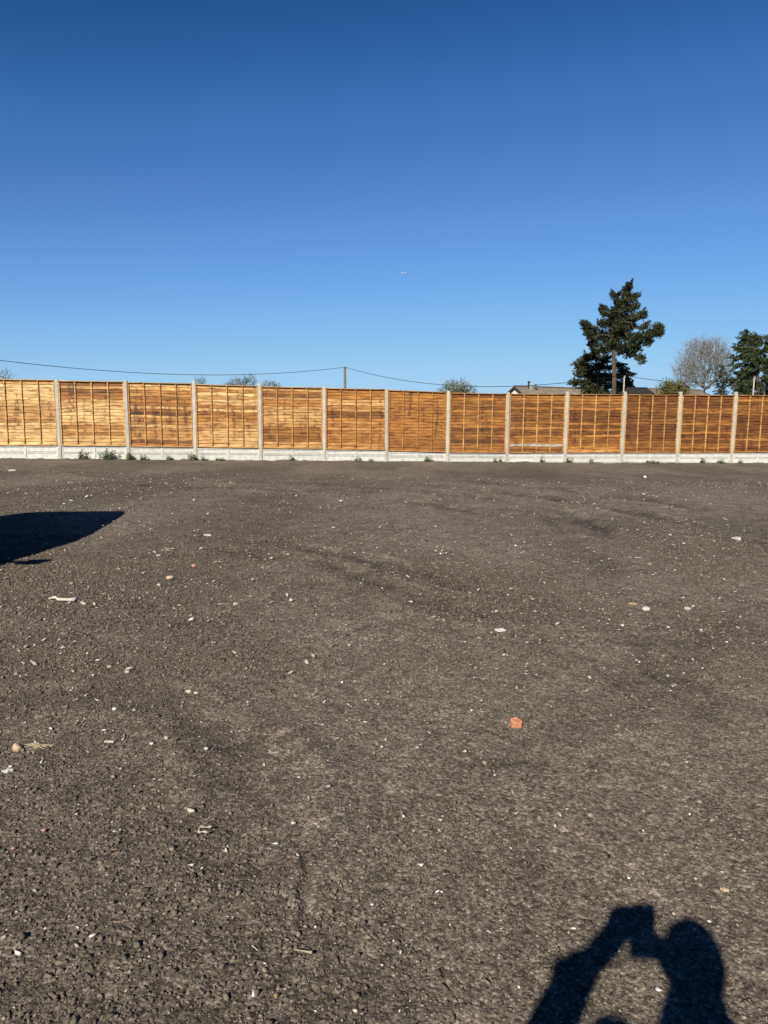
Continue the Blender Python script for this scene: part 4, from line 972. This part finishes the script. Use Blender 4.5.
ch = [
    [((-.10, -.42, .90), .13), ((-.10, -.42, 1.05), .125), ((-.11, -.43, 1.25), .125), ((-.12, -.42, 1.38), .085)],
    [((.14, -.42, .90), .13), ((.14, -.42, 1.05), .125), ((.15, -.43, 1.25), .125), ((.16, -.42, 1.38), .085)],
    [((.02, -.43, .92), .13), ((.02, -.44, 1.15), .14), ((.02, -.43, 1.33), .12), ((.02, -.41, 1.40), .08)],
    [((-.205, -.335, 1.445), .054), ((-.15, -.38, 1.43), .066), ((.02, -.415, 1.435), .075), ((.19, -.42, 1.40), .065)],
    [((.0, -.40, 1.42), .105), ((.0, -.365, 1.49), .100), ((.01, -.335, 1.54), .078)],
    # legs and feet
    [((-.09, -.42, .90), .115), ((-.11, -.40, .5), .07), ((-.12, -.43, .12), .05)], [((.13, -.42, .90), .115), ((.16, -.42, .5), .07), ((.17, -.45, .12), .05)],
    [((-.12, -.46, .05), .045), ((-.14, -.27, .04), .038)], [((.17, -.48, .05), .045), ((.20, -.29, .04), .038)],
    # left arm
    [((-.205, -.34, 1.435), .060), ((-.28, -.28, 1.29), .064), ((-.355, -.19, 1.17), .066), ((-.275, -.11, 1.29), .060), ((-.205, -.055, 1.405), .054)],
    [((-.250, -.060, 1.412), .034), ((-.238, -.066, 1.385), .044)],
    [((-.112, -.034, 1.500), .036), ((-.104, -.034, 1.512), .034)],
    [((-.185, -.052, 1.41), .036), ((-.14, -.035, 1.455), .040), ((-.098, -.030, 1.505), .038), ((-.074, -.034, 1.532), .034)],
    # right arm
    [((.21, -.42, 1.39), .07), ((.27, -.33, 1.22), .062), ((.28, -.22, 1.10), .055), ((.20, -.13, 1.24), .05), ((.115, -.075, 1.36), .042)],
    [((.12, -.078, 1.35), .034), ((.075, -.055, 1.40), .036), ((.05, -.045, 1.435), .036)],
]
# fingers of the left hand: over the back and top edge of the phone; right hand under and behind it
for (b0, k1, t_) in (((-.095, -.010, 1.548), (-.078, .004, 1.562), (-.052, .004, 1.560)), ((-.118, .0, 1.535), (-.092, .020, 1.552), (-.070, .014, 1.548)),
                     ((-.122, .0, 1.512), (-.096, .022, 1.524), (-.072, .016, 1.520)), ((-.128, .0, 1.490), (-.102, .020, 1.498), (-.078, .014, 1.494))):
    ch.append([(b0, .0095), (k1, .0088), (t_, .008)])
ch.append([((-.13, -.035, 1.49), .012), ((-.105, -.045, 1.505), .010), ((-.078, -.040, 1.512), .009)])
for (b0, k1, t_) in (((.045, -.02, 1.475), (.026, .000, 1.470), (-.004, -.001, 1.462)), ((.045, -.02, 1.455), (.026, .001, 1.450), (-.006, -.003, 1.444)),
                     ((.043, -.02, 1.435), (.024, -.002, 1.430), (-.008, -.006, 1.426)), ((.04, -.025, 1.417), (.020, -.008, 1.412), (-.008, -.012, 1.410))):
    ch.append([(b0, .0095), (k1, .0088), (t_, .008)])
ch.append([((.045, -.05, 1.44), .012), ((.03, -.055, 1.462), .010), ((.005, -.045, 1.475), .009)])
I_ = Euler((0, 0, 0)); TL = Euler((math.radians(-8), 0, 0))
heads = [(HC, (.076, .092, .115), TL), (HC + Vector((0, .045, -.06)), (.052, .055, .055), TL), (HC + Vector((0, .098, -.012)), (.014, .022, .026), TL),
         (HC + Vector((-.08, -.005, -.005)), (.012, .02, .032), TL), (HC + Vector((.08, -.005, -.005)), (.012, .02, .032), TL), (HC + Vector((0, .088, -.058)), (.024, .012, .010), TL)]
V, F_ = capsule_set(ch, heads)
bo = mk('person', V, F_, M_cloth)
rm = bo.modifiers.new('r', 'REMESH'); rm.mode = 'VOXEL'; rm.voxel_size = .0075
smd = bo.modifiers.new('s', 'SMOOTH'); smd.iterations = 3; smd.factor = .5
dg = bpy.context.evaluated_depsgraph_get(); dg.update()
me = bpy.data.meshes.new_from_object(bo.evaluated_get(dg)); bo.modifiers.clear(); bo.data = me
me.materials.clear(); me.materials.append(M_cloth); me.materials.append(M_skin)
ca = me.color_attributes.new('tone', 'FLOAT_COLOR', 'POINT'); nvv = len(me.vertices); cov = np.empty(nvv * 3, dtype=np.float32); me.vertices.foreach_get('co', cov); cov = cov.reshape(-1, 3)
cc = np.ones((nvv, 4), dtype=np.float32); cc[:, :3] = (.03, .035, .05); cc[cov[:, 2] < .93, :3] = (.04, .05, .09); cc[cov[:, 2] < .09, :3] = (.02, .02, .02)
ca.data.foreach_set('color', cc.ravel())
for p in me.polygons:
    c = p.center
    skin = c.z > 1.50 and (Vector((c.x, c.y)) - Vector((.03, -.32))).length < .16 or (c.y > -.075 and c.z > 1.41 and c.x < -.02) or (c.y > -.085 and c.z > 1.35 and c.x > -.03)
    p.material_index = 1 if skin else 0; p.use_smooth = True
tag(bo, 'person in dark jacket holding up a phone, seen only as a shadow on the gravel', 'person')
m = MB(); v = IV2_3[0] * np.array((.084, .098, .118)); v = v[:, :]; hv = []
keepf = [tuple(q) for q in IV2_3[1] if all((v[i][2] > -.02 and v[i][1] < .055) or v[i][1] < -.02 and v[i][2] > -.075 or v[i][2] > .06 for i in q)]
v = v * (1 + .02 * np.sin(v[:, [0]] * 90) * np.cos(v[:, [2]] * 80)); hair = mk('hair', v + np.array(HC) + np.array([0, -.008, .010]), keepf, M_rubber, bo, col=[(1, 1, 1)] * len(v), sm=True)
so_ = hair.modifiers.new('t', 'SOLIDIFY'); so_.thickness = .014
# phone: back plane just behind the lens point
ph = bpy.data.objects.new('phone', None); C.objects.link(ph); tag(ph, 'black phone held upright in front of the face, seen only as a shadow', 'phone')
Mp = Matrix.Identity(4)
pc_ = Vector((0, 0, CAMH)) - RT * .020 - UP * .050 - FW * .010
for i, vv in enumerate((RT, FW, UP)):
    for j in range(3): Mp[j][i] = vv[j]
for j in range(3): Mp[j][3] = pc_[j]
ph.matrix_world = Mp
m = MB(); m.box(-.040, .040, -.004, .004, -.081, .081, .003); m.build('case', M_rubber, ph)
m = MB(); m.box(-.037, .037, -.0055, -.0045, -.077, .077); m.build('screen', M_glass, ph)
print('verts ground', n_r, n_c, 'gravel faces', sum(len(a) for a in fs))
